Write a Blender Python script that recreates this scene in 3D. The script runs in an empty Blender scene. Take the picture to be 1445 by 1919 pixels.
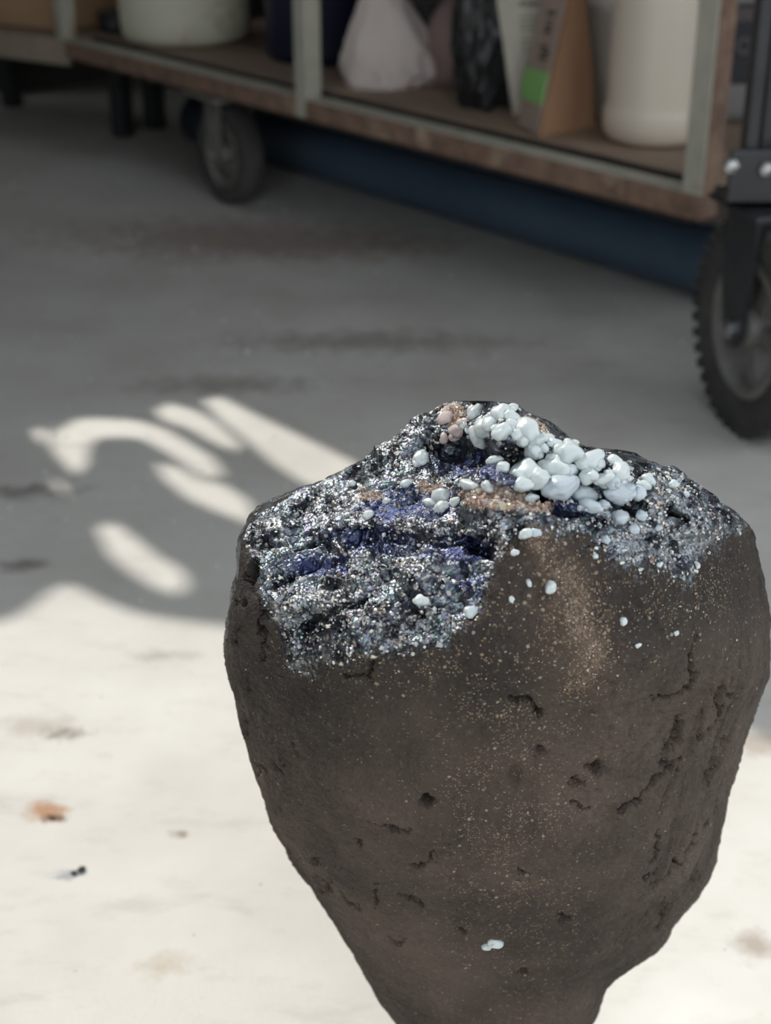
import bpy, bmesh, math, random
import numpy as np
from mathutils import Vector, Matrix
from mathutils.geometry import delaunay_2d_cdt

S = bpy.context.scene
COL = S.collection
random.seed(7)
RNG = np.random.default_rng(11)

# ------------------------------------------------------------------ camera
FPX, CX, CY, CAMH, PITCH = 2770.0, 722.5, 959.5, 0.60, math.radians(26)
cam_data = bpy.data.cameras.new('camera')
cam = bpy.data.objects.new('camera', cam_data)
COL.objects.link(cam)
cam.location = (0, 0, CAMH)
cam.rotation_euler = (math.radians(90) - PITCH, 0, 0)
cam_data.sensor_fit = 'VERTICAL'
cam_data.sensor_height = 36.0
cam_data.sensor_width = 36.0
cam_data.lens = FPX / 1919 * 36
cam_data.dof.use_dof = True
cam_data.dof.focus_distance = 0.555
cam_data.dof.aperture_fstop = cam_data.lens / 4.5
cam_data.clip_start = 0.02
S.camera = cam

# ------------------------------------------------------------------ sky and sun
W = bpy.data.worlds.new('sky'); S.world = W
W.use_nodes = True
bg = W.node_tree.nodes['Background']
bg.inputs['Color'].default_value = (0.86, 0.93, 1.0, 1)
bg.inputs['Strength'].default_value = 2.2
SUN_AZ, SUN_EL = math.radians(39.2), math.radians(46)
SUN = np.array([-math.sin(SUN_AZ) * math.cos(SUN_EL), math.cos(SUN_AZ) * math.cos(SUN_EL), math.sin(SUN_EL)])
sd = bpy.data.lights.new('sun', 'SUN'); sd.energy = 4.3; sd.angle = math.radians(0.3); sd.color = (1.0, 0.965, 0.91)
sun = bpy.data.objects.new('sun', sd); COL.objects.link(sun)
sun.rotation_euler = Vector(SUN).to_track_quat('Z', 'Y').to_euler()

vs = S.view_settings
vs.view_transform = 'Standard'; vs.look = 'None'; vs.gamma = 1.0; vs.use_curve_mapping = False
vs.exposure = 0.0
S.cycles.max_bounces = 6; S.cycles.diffuse_bounces = 4; S.cycles.glossy_bounces = 3; S.cycles.caustics_reflective = False; S.cycles.caustics_refractive = False

# ------------------------------------------------------------------ measuring helpers (photograph 1445 x 1919)
cp, sp = math.cos(PITCH), math.sin(PITCH)
def ray(px, py):
    u = (np.asarray(px, float) - CX) / FPX; v = (CY - np.asarray(py, float)) / FPX
    u, v = np.broadcast_arrays(u, v)
    return np.stack([u, cp + v * sp, -sp + v * cp], -1)
def onz(px, py, z=0.0):
    d = ray(px, py); return np.array([0, 0, CAMH]) + d * ((z - CAMH) / d[..., 2])[..., None]
def ony(px, py, y):
    d = ray(px, py); return np.array([0, 0, CAMH]) + d * (y / d[..., 1])[..., None]
A2 = np.array([-math.sin(SUN_AZ), math.cos(SUN_AZ)])      # along the cart
B2 = np.array([math.cos(SUN_AZ), math.sin(SUN_AZ)])       # into the cart

# ------------------------------------------------------------------ numpy noise
def _hash(ix, iy, iz, seed):
    h = (ix.astype(np.int64) * 374761393 + iy.astype(np.int64) * 668265263 + iz.astype(np.int64) * 2147483647 + seed * 1274126177) & 0xFFFFFFFF
    h = ((h ^ (h >> 13)) * 1274126177) & 0xFFFFFFFF
    h = ((h ^ (h >> 16)) * 2246822519) & 0xFFFFFFFF
    h = h ^ (h >> 15)
    return (h & 0xFFFFFF) / float(0xFFFFFF)
def vnoise(P, scale, seed=0):
    q = P * scale; i = np.floor(q); f = q - i; f = f * f * f * (f * (f * 6 - 15) + 10)
    ix, iy, iz = i[..., 0], i[..., 1], i[..., 2]; r = 0
    for dx in (0, 1):
        wx = f[..., 0] if dx else 1 - f[..., 0]
        for dy in (0, 1):
            wy = f[..., 1] if dy else 1 - f[..., 1]
            for dz in (0, 1):
                wz = f[..., 2] if dz else 1 - f[..., 2]
                r = r + wx * wy * wz * _hash(ix + dx, iy + dy, iz + dz, seed)
    return r * 2 - 1
def fbm(P, scale, octv=4, seed=0, gain=0.5):
    r, a, n = 0, 1.0, 0
    for o in range(octv):
        r = r + a * vnoise(P, scale * 2 ** o, seed + o * 17); n += a; a *= gain
    return r / n
def ridged(P, scale, octv=4, seed=0):
    r, a, n = 0, 1.0, 0
    for o in range(octv):
        r = r + a * (1 - np.abs(vnoise(P, scale * 2 ** o, seed + o * 17))); n += a; a *= 0.5
    return r / n
def cells(P, scale, seed=0):
    q = P * scale; i = np.floor(q); best = np.full(P.shape[:-1], 9.0); rid = np.zeros(P.shape[:-1])
    for dx in (-1, 0, 1):
        for dy in (-1, 0, 1):
            for dz in (-1, 0, 1):
                a, b, c = i[..., 0] + dx, i[..., 1] + dy, i[..., 2] + dz
                px = a + _hash(a, b, c, seed); py = b + _hash(a, b, c, seed + 1); pz = c + _hash(a, b, c, seed + 2)
                d = (q[..., 0] - px) ** 2 + (q[..., 1] - py) ** 2 + (q[..., 2] - pz) ** 2
                m = d < best; best = np.where(m, d, best); rid = np.where(m, _hash(a, b, c, seed + 3), rid)
    return np.sqrt(best), rid
def smooth(e0, e1, x):
    t = np.clip((x - e0) / (e1 - e0), 0, 1); return t * t * (3 - 2 * t)

# ------------------------------------------------------------------ materials
def new_mat(name):
    m = bpy.data.materials.new(name); m.use_nodes = True
    nt = m.node_tree; return m, nt, nt.nodes['Principled BSDF']
def nd(nt, typ, **kw):
    n = nt.nodes.new(typ)
    for k, v in kw.items():
        if k in n.inputs: n.inputs[k].default_value = v
        else: setattr(n, k, v)
    return n
def mixc(nt, fac, a, b, blend='MIX'):
    n = nt.nodes.new('ShaderNodeMix'); n.data_type = 'RGBA'; n.blend_type = blend
    for sock, val in ((0, fac), (6, a), (7, b)):
        if hasattr(val, 'links'): nt.links.new(val, n.inputs[sock])
        elif sock == 0: n.inputs[0].default_value = val
        else: n.inputs[sock].default_value = (*val[:3], 1)
    return n.outputs[2]
def math_(nt, op, a, b=0.0, c=None):
    n = nt.nodes.new('ShaderNodeMath'); n.operation = op
    for i, v in enumerate((a, b, c)):
        if v is None: continue
        if hasattr(v, 'links'): nt.links.new(v, n.inputs[i])
        else: n.inputs[i].default_value = v
    return n.outputs[0]
def maprange(nt, v, a, b, c=0.0, d=1.0):
    n = nt.nodes.new('ShaderNodeMapRange'); n.inputs[1].default_value = a; n.inputs[2].default_value = b
    n.inputs[3].default_value = c; n.inputs[4].default_value = d; nt.links.new(v, n.inputs[0]); return n.outputs[0]
MATS = {}
def mat(name, c1, c2=None, rough=0.6, metal=0.0, scale=20.0, bump=0.1, bscale=80.0, stain=None, sscale=6.0, stain_lo=0.55, stretch=None, **extra):
    """procedural two tone noise material with optional third tone of wear"""
    if name in MATS: return MATS[name]
    m, nt, b = new_mat(name)
    tc = nd(nt, 'ShaderNodeTexCoord'); vec = tc.outputs['Object']
    if stretch:
        mp = nd(nt, 'ShaderNodeMapping'); mp.inputs['Scale'].default_value = stretch
        nt.links.new(vec, mp.inputs['Vector']); vec = mp.outputs['Vector']
    n1 = nd(nt, 'ShaderNodeTexNoise', Scale=scale, Detail=3.0, Roughness=0.6); nt.links.new(vec, n1.inputs['Vector'])
    col = mixc(nt, maprange(nt, n1.outputs['Fac'], 0.35, 0.65), c1, c2 or [x * 0.8 for x in c1])
    if stain:
        n2 = nd(nt, 'ShaderNodeTexNoise', Scale=sscale, Detail=4.0, Roughness=0.65); nt.links.new(vec, n2.inputs['Vector'])
        col = mixc(nt, maprange(nt, n2.outputs['Fac'], stain_lo, stain_lo + 0.12), col, stain)
    nt.links.new(col, b.inputs['Base Color'])
    n3 = nd(nt, 'ShaderNodeTexNoise', Scale=bscale, Detail=2.0); nt.links.new(vec, n3.inputs['Vector'])
    if bump:
        bp = nd(nt, 'ShaderNodeBump', Strength=bump, Distance=0.004)
        nt.links.new(n3.outputs['Fac'], bp.inputs['Height']); nt.links.new(bp.outputs['Normal'], b.inputs['Normal'])
    nt.links.new(maprange(nt, n3.outputs['Fac'], 0.3, 0.7, max(rough - 0.08, 0.03), min(rough + 0.08, 1)), b.inputs['Roughness'])
    b.inputs['Metallic'].default_value = metal
    for k, v in extra.items():
        if k in b.inputs: b.inputs[k].default_value = v
    MATS[name] = m
    return m

# ------------------------------------------------------------------ object helpers
def link(o, parent=None):
    COL.objects.link(o)
    if parent is not None: o.parent = parent
    return o
def tag(o, label=None, cat=None, group=None, kind=None):
    if label: o['label'] = label
    if cat: o['category'] = cat
    if group: o['group'] = group
    if kind: o['kind'] = kind
    return o
def empty(name, loc=(0, 0, 0), rz=0.0):
    o = bpy.data.objects.new(name, None); o.empty_display_size = 0.05
    o.location = loc; o.rotation_euler = (0, 0, rz); return link(o)
def mesh_obj(name, verts, faces, material, parent=None, shade=True, loc=None):
    me = bpy.data.meshes.new(name); me.from_pydata([tuple(map(float, v)) for v in verts], [], faces); me.validate(); me.update()
    if shade: me.shade_smooth()
    me.materials.append(material)
    o = bpy.data.objects.new(name, me)
    if loc is not None: o.location = loc
    return link(o, parent)
def bm_obj(name, bm, material, parent=None, shade=False, loc=None, rot=None):
    me = bpy.data.meshes.new(name); bmesh.ops.recalc_face_normals(bm, faces=bm.faces); bm.to_mesh(me); bm.free()
    if shade: me.shade_smooth()
    me.materials.append(material)
    o = bpy.data.objects.new(name, me)
    if loc is not None: o.location = loc
    if rot is not None: o.rotation_euler = rot
    return link(o, parent)
def box(bm, x0, x1, y0, y1, z0, z1, bev=0.0, M=None):
    r = bmesh.ops.create_cube(bm, size=1.0); vs_ = r['verts']
    for v in vs_:
        v.co = Vector((x0 + (v.co.x + .5) * (x1 - x0), y0 + (v.co.y + .5) * (y1 - y0), z0 + (v.co.z + .5) * (z1 - z0)))
    if bev:
        es = list({e for v in vs_ for e in v.link_edges})
        rr = bmesh.ops.bevel(bm, geom=es, offset=bev, segments=2, affect='EDGES', profile=0.5)
        vs_ = list({v for f in rr['faces'] for v in f.verts} | {v for v in vs_ if v.is_valid})
    if M is not None:
        for v in vs_: v.co = M @ v.co
    return vs_
def box_obj(name, dims, material, parent=None, bev=0.002, loc=None, rot=None):
    bm = bmesh.new(); box(bm, *dims, bev=bev); return bm_obj(name, bm, material, parent, loc=loc, rot=rot)
def lathe(profile, n=48, cap=True):
    """profile: list of (r, z) from bottom to top"""
    V, Fc = [], []
    for r, z in profile:
        for k in range(n):
            t = 2 * math.pi * k / n; V.append((r * math.cos(t), r * math.sin(t), z))
    for i in range(len(profile) - 1):
        for k in range(n):
            k2 = (k + 1) % n; Fc.append((i * n + k, i * n + k2, (i + 1) * n + k2, (i + 1) * n + k))
    if cap:
        Fc.append(tuple(range(n - 1, -1, -1))); Fc.append(tuple((len(profile) - 1) * n + k for k in range(n)))
    return V, Fc
def loft(rings, cap=True):
    n = len(rings[0]); V = [tuple(p) for r in rings for p in r]; Fc = []
    for i in range(len(rings) - 1):
        for k in range(n):
            k2 = (k + 1) % n; Fc.append((i * n + k, i * n + k2, (i + 1) * n + k2, (i + 1) * n + k))
    if cap:
        Fc.append(tuple(range(n - 1, -1, -1))); Fc.append(tuple((len(rings) - 1) * n + k for k in range(n)))
    return V, Fc

# ------------------------------------------------------------------ THE SETTING
def floor_material():
    m, nt, b = new_mat('dusty_concrete')
    tc = nd(nt, 'ShaderNodeTexCoord'); vec = tc.outputs['Object']
    def noise(s, d=6.0, r=0.6, st=None):
        n = nd(nt, 'ShaderNodeTexNoise', Scale=s, Detail=min(d, 4.0), Roughness=r); v = vec
        if st:
            mp = nd(nt, 'ShaderNodeMapping'); mp.inputs['Scale'].default_value = st; mp.inputs['Rotation'].default_value = (0, 0, 0.25)
            nt.links.new(vec, mp.inputs['Vector']); v = mp.outputs['Vector']
        nt.links.new(v, n.inputs['Vector']); return n.outputs['Fac']
    col = mixc(nt, maprange(nt, noise(5.0), 0.35, 0.68), (0.62, 0.60, 0.555), (0.52, 0.495, 0.45))
    col = mixc(nt, math_(nt, 'MULTIPLY', maprange(nt, noise(26, 5, .62, (1, 2.2, 1)), 0.56, 0.76), 0.26), col, (0.36, 0.30, 0.24))
    col = mixc(nt, math_(nt, 'MULTIPLY', maprange(nt, noise(9, 6, .7, (1, 2.6, 1)), 0.56, 0.74), 0.30), col, (0.27, 0.235, 0.20))
    col = mixc(nt, math_(nt, 'MULTIPLY', maprange(nt, noise(140, 3), 0.70, 0.76), 0.6), col, (0.13, 0.13, 0.125))
    nz_big, nz_small = noise(38, 4, .7), noise(130, 4, .7)
    # spills with outlines of their own: x, y, radius, colour
    for px, py, r, ax, c in ((85, 1523, .0125, 1.6, (.36, .17, .065)), (100, 1533, .005, 2, (.10, .06, .03)), (313, 1810, .013, 1.5, (.48, .42, .34)),
                        (125, 1640, .006, 2, (.30, .31, .32)), (60, 1360, .016, 2.0, (.44, .40, .35)), (120, 1375, .010, 2, (.25, .22, .19)),
                        (1420, 1775, .014, 1.3, (.33, .28, .23)), (300, 1228, .012, 2.6, (.38, .34, .30)), (1440, 1390, .02, 1.5, (.38, .33, .28)),
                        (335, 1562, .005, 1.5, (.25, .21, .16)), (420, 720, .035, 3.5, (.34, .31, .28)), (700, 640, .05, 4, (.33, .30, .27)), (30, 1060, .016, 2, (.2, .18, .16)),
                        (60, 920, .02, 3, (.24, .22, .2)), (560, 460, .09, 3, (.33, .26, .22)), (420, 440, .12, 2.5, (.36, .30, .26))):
        P = onz(px, py)
        mp = nd(nt, 'ShaderNodeMapping'); mp.inputs['Location'].default_value = (-P[0] / ax, -P[1], 0); mp.inputs['Scale'].default_value = (1 / ax, 1, 1)
        nt.links.new(vec, mp.inputs['Vector'])
        ln = nd(nt, 'ShaderNodeVectorMath', operation='LENGTH'); nt.links.new(mp.outputs['Vector'], ln.inputs[0])
        nz = nz_big if r > .011 else nz_small
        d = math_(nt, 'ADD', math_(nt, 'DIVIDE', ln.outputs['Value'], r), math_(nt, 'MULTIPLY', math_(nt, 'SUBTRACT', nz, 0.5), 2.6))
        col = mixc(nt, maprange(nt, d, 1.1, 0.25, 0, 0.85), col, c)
    nt.links.new(col, b.inputs['Base Color'])
    nt.links.new(maprange(nt, noise(12), 0.3, 0.7, 0.62, 0.8), b.inputs['Roughness'])
    b.inputs['Specular IOR Level'].default_value = 0.25
    bp = nd(nt, 'ShaderNodeBump', Strength=0.25, Distance=0.002); nt.links.new(noise(260, 4), bp.inputs['Height'])
    nt.links.new(bp.outputs['Normal'], b.inputs['Normal'])
    return m
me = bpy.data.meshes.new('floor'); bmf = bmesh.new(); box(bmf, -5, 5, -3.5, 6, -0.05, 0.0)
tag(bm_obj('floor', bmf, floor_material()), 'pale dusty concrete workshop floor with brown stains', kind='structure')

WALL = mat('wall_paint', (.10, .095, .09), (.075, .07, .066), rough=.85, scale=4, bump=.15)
SHEET = mat('sun_mask_sheet', (.16, .155, .15), (.12, .115, .11), rough=.8, scale=5, bump=.1)
ROT = SUN_AZ
DOOR_H = 1.55
def in_cart_frame(x, y, z=0):   # x into the cart, y along the cart, both metres from the room origin
    return (B2[0] * x + A2[0] * y, B2[1] * x + A2[1] * y, z)
# back wall behind the cart
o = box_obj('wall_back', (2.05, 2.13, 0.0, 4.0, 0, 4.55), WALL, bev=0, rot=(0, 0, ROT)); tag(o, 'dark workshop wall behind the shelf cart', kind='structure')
# shed shell: ceiling, side wall, far corner, door header, added to limit sun and sky
o = box_obj('ceiling', (-1.78, 2.13, 0.0, 4.0, 4.55, 4.63), WALL, bev=0, rot=(0, 0, ROT)); tag(o, 'dark shed ceiling out of view over the carts, added to cut sky light', kind='structure')
o = box_obj('wall_left', (-1.78, -1.70, 0.0, 4.0, 0, 4.55), WALL, bev=0, rot=(0, 0, ROT)); tag(o, 'dark workshop wall out of view on the left, added to block side light', kind='structure')
o = box_obj('wall_corner', (1.452, 2.05, 3.10, 3.16, 0, 4.55), WALL, bev=0, rot=(0, 0, ROT)); tag(o, 'dark wall closing the far end behind the carts', kind='structure')
o = box_obj('sky_header', (-1.78, 2.13, -0.08, 0.0, DOOR_H, 4.63), WALL, bev=0, rot=(0, 0, ROT)); tag(o, 'unseen header above the opening behind the camera, added to cut sky light', kind='structure')  # header added to fade the ambient light toward the far floor
o = box_obj('low_sky_block', (-5, 5, -4.1, -4.0, 0, 1.35), mat('low_sky_block_grey', (.2, .19, .18), rough=.9), bev=0, rot=(0, 0, ROT)); tag(o, 'low unseen wall behind the camera, added to block low sky light under the carts', kind='structure')  # added wall, keeps low sky light from reaching under the carts
# unseen sheet added as a sun mask: its top edge and holes shape the light on the floor
WALL_DOT, WT = 4.0, 0.006
def to_sun_mask(px, py):
    P = onz(px, py)[:2]; s = WALL_DOT - P @ A2
    return (P @ B2, s * math.tan(SUN_EL))
top_edge = [(-900, 1210), (-500, 1195), (-250, 1190), (-100, 1182), (0, 1165), (40, 1152), (75, 1125), (105, 1103), (130, 1097), (150, 1103), (190, 1125), (240, 1145), (300, 1160), (420, 1174),
            (700, 1215), (1000, 1270), (1300, 1345), (1420, 1375), (1445, 1385), (1600, 1450)]
T = lambda L: [(x * .4844, 650 + y * .4844) for x, y in L]
holes = [
    T([(128, 322), (186, 310), (192, 385), (150, 368)]),
    T([(200, 395), (205, 335), (300, 280), (400, 278), (520, 284), (640, 318), (740, 378), (830, 432), (880, 500), (800, 515), (715, 452), (640, 402), (560, 362), (470, 354), (385, 360), (352, 400), (345, 465), (300, 505), (240, 440)]),
    T([(600, 250), (655, 218), (765, 250), (865, 312), (945, 385), (925, 412), (840, 378), (740, 320), (645, 290)]),
    T([(785, 212), (850, 192), (965, 252), (1105, 318), (1335, 430), (1500, 520), (1500, 640), (1330, 585), (1180, 528), (1065, 455), (945, 352), (860, 285)]),
    T([(605, 450), (700, 470), (765, 515), (855, 528), (975, 605), (1010, 700), (930, 672), (835, 635), (735, 590), (635, 510)]),
    T([(375, 700), (440, 680), (525, 740), (605, 808), (705, 860), (745, 920), (705, 968), (615, 940), (515, 880), (425, 808)]),
    T([(200, 512), (245, 522), (285, 590), (240, 572)]),
]
edge_pts = sorted(p for p in (to_sun_mask(*q) for q in top_edge) if -1.2 < p[0] < 1.0)
outline = [(-1.78, 0), (-1.78, 4.55), (-1.2, 4.55), (-1.2, edge_pts[0][1])] + edge_pts + [(1.0, edge_pts[-1][1]), (1.0, 4.55), (2.13, 4.55), (2.13, 0)]
hp = [[to_sun_mask(*p) for p in h] for h in holes]
pts, edges, loops = [], [], []
for poly in [outline] + hp:
    i0 = len(pts); n = len(poly); pts += [Vector(p) for p in poly]; edges += [(i0 + i, i0 + (i + 1) % n) for i in range(n)]
vv, _, ff, *_ = delaunay_2d_cdt(pts, edges, [], 0, 1e-5)
def pip(p, poly):
    r = False
    for i in range(len(poly)):
        (x1, y1), (x2, y2) = poly[i], poly[i - 1]
        if (y1 > p[1]) != (y2 > p[1]) and p[0] < (x2 - x1) * (p[1] - y1) / (y2 - y1) + x1: r = not r
    return r
bm = bmesh.new(); bv = [bm.verts.new(in_cart_frame(v.x, WALL_DOT, v.y)) for v in vv]
for f in ff:
    c = sum((vv[i] for i in f), Vector((0, 0))) / len(f)
    if pip(c, outline) and not any(pip(c, h) for h in hp): bm.faces.new([bv[i] for i in f])
bmesh.ops.delete(bm, geom=[v for v in bm.verts if not v.link_faces], context='VERTS')
r = bmesh.ops.extrude_face_region(bm, geom=list(bm.faces))
for v in [g for g in r['geom'] if isinstance(g, bmesh.types.BMVert)]: v.co += Vector((A2[0], A2[1], 0)) * WT
tag(bm_obj('sun_mask', bm, SHEET), 'grey sheet out of view at the far left, added and cut to shape the sunlight', kind='structure')

# ------------------------------------------------------------------ SHELF CART
RUST = mat('rusty_brown_steel', (.28, .18, .125), (.17, .105, .078), rough=.75, scale=30, bump=.4, bscale=120, stain=(.42, .31, .22), sscale=14, stain_lo=.57)
GREEN = mat('worn_grey_green_paint', (.50, .48, .39), (.40, .39, .32), rough=.6, scale=14, bump=.2, stain=(.24, .14, .08), sscale=16, stain_lo=.6)
WOODS = [mat('dusty_plank_%d' % i, c, [x * .68 for x in c], rough=.8, scale=9, bump=.35, bscale=40, stretch=(9, 1, 9), stain=(.12, .085, .06), sscale=3, stain_lo=.6) for i, c in enumerate(((.40, .29, .21), (.35, .255, .185), (.32, .23, .17)))]
BLACKM = mat('black_painted_steel', (.022, .023, .026), (.032, .033, .036), rough=.42, scale=20, bump=.08)
STEEL = mat('dull_grey_steel', (.27, .26, .225), (.19, .18, .155), rough=.55, metal=.3, scale=25, bump=.15, stain=(.13, .08, .05), sscale=20)
RUBBER = mat('dusty_rubber', (.045, .043, .042), (.075, .071, .066), rough=.85, scale=18, bump=.2)
RIM = mat('grey_rim', (.23, .22, .205), (.16, .155, .145), rough=.5, metal=.2, scale=20, bump=.1)
ZINC = mat('zinc', (.5, .5, .5), (.38, .38, .38), rough=.3, metal=1.0, scale=30, bump=.02)

def make_caster(parent, x, y, rz, R, width, top_z, fork_mat, tire_mat, rim_mat, spokes=0, treads=0, loc_rot=None, face=-1, plate=0.05):
    """one caster: fork (> axle_bolt, top plate) and wheel (> tire, hub). Local y = rolling direction; the outer face looks to -x"""
    M = Matrix.Translation((x, y, 0)) @ Matrix.Rotation(rz, 4, 'Z')
    def tf(V): return [tuple(M @ Vector(v)) for v in V]
    def lathe_x(profile, n=64):            # profile (r, x): turned about the axle
        V, Fc = lathe(profile, n, cap=False); return [(z, a, b + R) for a, b, z in V], Fc
    w = width / 2
    ri = R * 0.64
    prof = [(ri, -w * .8), (ri * 1.08, -w * .95), (R * .86, -w), (R * .95, -w * .86), (R * .99, -w * .5), (R, 0), (R * .99, w * .5), (R * .95, w * .86), (R * .86, w), (ri * 1.08, w * .95), (ri, w * .8)]
    V, Fc = lathe_x(prof)
    wheel = mesh_obj('wheel', tf(V), Fc, tire_mat, parent)
    if treads:
        bm = bmesh.new()
        for k in range(treads):
            for sgn in (-1, 1):
                Q = Matrix.Translation((0, 0, R)) @ Matrix.Rotation(2 * math.pi * (k + .25 * sgn) / treads, 4, 'X')
                box(bm, min(sgn * w * .98, sgn * w * .25), max(sgn * w * .98, sgn * w * .25), -R * .045, R * .045, R * .90, R * 1.003, M=M @ Q)
        bm_obj('tread', bm, tire_mat, wheel)
    prof = [(ri * 1.02, -w * .82), (ri * .98, -w * .92), (ri * .88, -w * .9), (ri * .84, -w * .55), (ri * .84, w * .55), (ri * .88, w * .9), (ri * .98, w * .92), (ri * 1.02, w * .82)]
    V, Fc = lathe_x(prof); mesh_obj('rim', tf(V), Fc, rim_mat, wheel)
    prof = [(.001, -w * .95), (ri * .26, -w * .95), (ri * .3, -w * .8), (ri * .3, w * .8), (ri * .26, w * .95), (.001, w * .95)]
    V, Fc = lathe_x(prof, 32); mesh_obj('hub', tf(V), Fc, rim_mat, wheel)
    if spokes:
        for k in range(spokes):
            bm = bmesh.new(); Q = Matrix.Translation((0, 0, R)) @ Matrix.Rotation(2 * math.pi * k / spokes + .4, 4, 'X')
            box(bm, -w * .55, w * .55, -ri * .13, ri * .13, ri * .2, ri * .9, bev=.002, M=M @ Q); bm_obj('spoke', bm, rim_mat, wheel)
    else:
        V, Fc = lathe_x([(ri * .28, -w * .25), (ri * .86, -w * .35), (ri * .86, w * .35), (ri * .28, w * .25)]); mesh_obj('wheel_disc', tf(V), Fc, rim_mat, wheel)
    # fork: two tapering legs, a crown and a mounting plate
    fork_root = None
    for sgn in (-1, 1):
        x0 = sgn * (w + .005); bm = bmesh.new()
        shape = [(-.018, R - .005), (-.009, R - .017), (.009, R - .017), (.018, R - .005), (.030 + .004, R * 1.45), (.034, top_z - .012), (-.030, top_z - .012), (-.026, R * 1.45)]
        sc = R / .112
        a = [bm.verts.new(M @ Vector((x0, yy * sc, zz))) for yy, zz in shape]; b_ = [bm.verts.new(M @ Vector((x0 + sgn * .004, yy * sc, zz))) for yy, zz in shape]
        bm.faces.new(a); bm.faces.new(b_[::-1])
        for i in range(len(shape)): bm.faces.new((a[i], a[(i + 1) % len(shape)], b_[(i + 1) % len(shape)], b_[i]))
        lg = bm_obj('fork_leg', bm, fork_mat, parent)
        V, Fc = lathe([(.001, 0), (.0105 * sc, 0), (.0105 * sc, .004), (.007 * sc, .008), (.001, .009)], 6 if sgn < 0 else 20, cap=False)
        V = [(x0 + sgn * (.004 + c), a_, b2 + R) for a_, b2, c in V]; mesh_obj('axle_bolt', tf(V), Fc, ZINC if fork_mat is BLACKM else fork_mat, lg, shade=False)
    bm = bmesh.new(); box(bm, -w - .009, w + .009, -.032 * R / .112, .036 * R / .112, top_z - .014, top_z - .006, bev=.002, M=M); bm_obj('fork_crown', bm, fork_mat, parent)
    bm = bmesh.new(); box(bm, -plate, plate, -plate, plate, top_z - .006, top_z, bev=.001, M=M); bm_obj('caster_plate', bm, fork_mat, parent)

P0 = onz(1310, 415, 0.18)
BAY = 0.716; PW = 0.028; DEPTH = 0.50; ZR = 0.18; RH = 0.027; ZS = 0.21
cart = empty('shelf_cart', (P0[0], P0[1], 0), ROT)
tag(cart, 'rusty steel and plank shelf cart on casters, loaded with bags and buckets', 'cart')
LEN = 2 * BAY + PW
PH = 1.25
for i in range(3):
    for x in (0, DEPTH - PW):
        y0 = i * BAY
        # angle-section post: two thin flanges
        bm = bmesh.new()
        box(bm, x, x + PW, y0, y0 + PW, ZR, PH, bev=.002)
        po = bm_obj('post', bm, GREEN, cart)
        if i == 0:
            bm = bmesh.new(); box(bm, x + .002, x + PW - .001, y0 - .002, y0 + .001, ZR + .002, PH - .002); bm_obj('rusty_flange', bm, RUST, po)
for x, nm in ((0.0, 'rail'), (DEPTH - .006, 'rail')):
    s = 1 if x == 0 else -1
    for i in range(2):
        y0 = i * BAY + (PW if i else -0.001); y1 = (i + 1) * BAY
        if i == 0: y0 = -0.001
        bm = bmesh.new(); box(bm, x - .0015, x + .005, y0, y1, ZR, ZR + RH, bev=.0012); ro = bm_obj('rail', bm, RUST, cart)
        bm = bmesh.new(); box(bm, min(x, x + s * .032) + .001, max(x, x + s * .032), y0 + .002, y1 - .002, ZR + RH - .004, ZR + RH + .0015, bev=.001); bm_obj('rail_flange', bm, GREEN, ro)
for y in (-0.0, BAY, 2 * BAY + PW - .006):
    bm = bmesh.new(); box(bm, .006, DEPTH - .006, y + (.0 if y else -.0005), y + .006, ZR - .006, ZR + RH, bev=.001); bm_obj('cross_rail', bm, mat('dark_rust', (.06, .042, .033), rough=.8), cart)
xs = [.064, .192, .338, DEPTH - .004]
for i in range(3):
    for j in range(2):
        y0 = (.034 if j == 0 else BAY + .016); y1 = BAY + .010 if j == 0 else LEN - .03
        bm = bmesh.new(); box(bm, xs[i], xs[i + 1] - .005, y0, y1, ZS - .018, ZS - .0005 * (i % 2), bev=.002); bm_obj('plank', bm, WOODS[(i + j) % 3], cart)
bm = bmesh.new(); box(bm, .064, .084, .03, LEN - .03, ZR - .004, ZS - .019); bm_obj('bearer', bm, RUST, cart)
bm = bmesh.new(); box(bm, .056, .0632, .03, LEN - .03, ZR, ZS - .003); bm_obj('shade_strip', bm, mat('shade_strip_dark', (.035, .027, .022), rough=.8), cart)  # dark strip painted in for the shade under the plank edge
# upper deck, above the picture
for i in range(3):
    bm = bmesh.new(); box(bm, xs[i] - .045 * (i == 0), xs[i + 1] - .005, .0, LEN, .80, .818, bev=.002); bm_obj('plank', bm, WOODS[i], cart)
bm = bmesh.new(); box(bm, DEPTH, DEPTH + .012, 0, LEN, ZR, PH, bev=.001); bm_obj('shade_board', bm, WALL, cart)  # dark board added to deepen the shade inside the shelf
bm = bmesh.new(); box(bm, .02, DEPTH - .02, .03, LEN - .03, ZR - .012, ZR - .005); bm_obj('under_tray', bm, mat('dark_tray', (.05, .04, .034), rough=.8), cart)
cr = 0.080
make_caster(cart, .045, .985, math.radians(-4), cr, .042, ZR - .004, STEEL, RUBBER, STEEL)
make_caster(cart, .440, .985, math.radians(10), cr, .042, ZR - .004, BLACKM, RUBBER, BLACKM)
make_caster(cart, .440, .120, math.radians(0), cr, .042, ZR - .004, BLACKM, RUBBER, BLACKM)
make_caster(cart, .44, LEN - .09, math.radians(50), cr, .042, ZR - .004, BLACKM, RUBBER, BLACKM)

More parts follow.
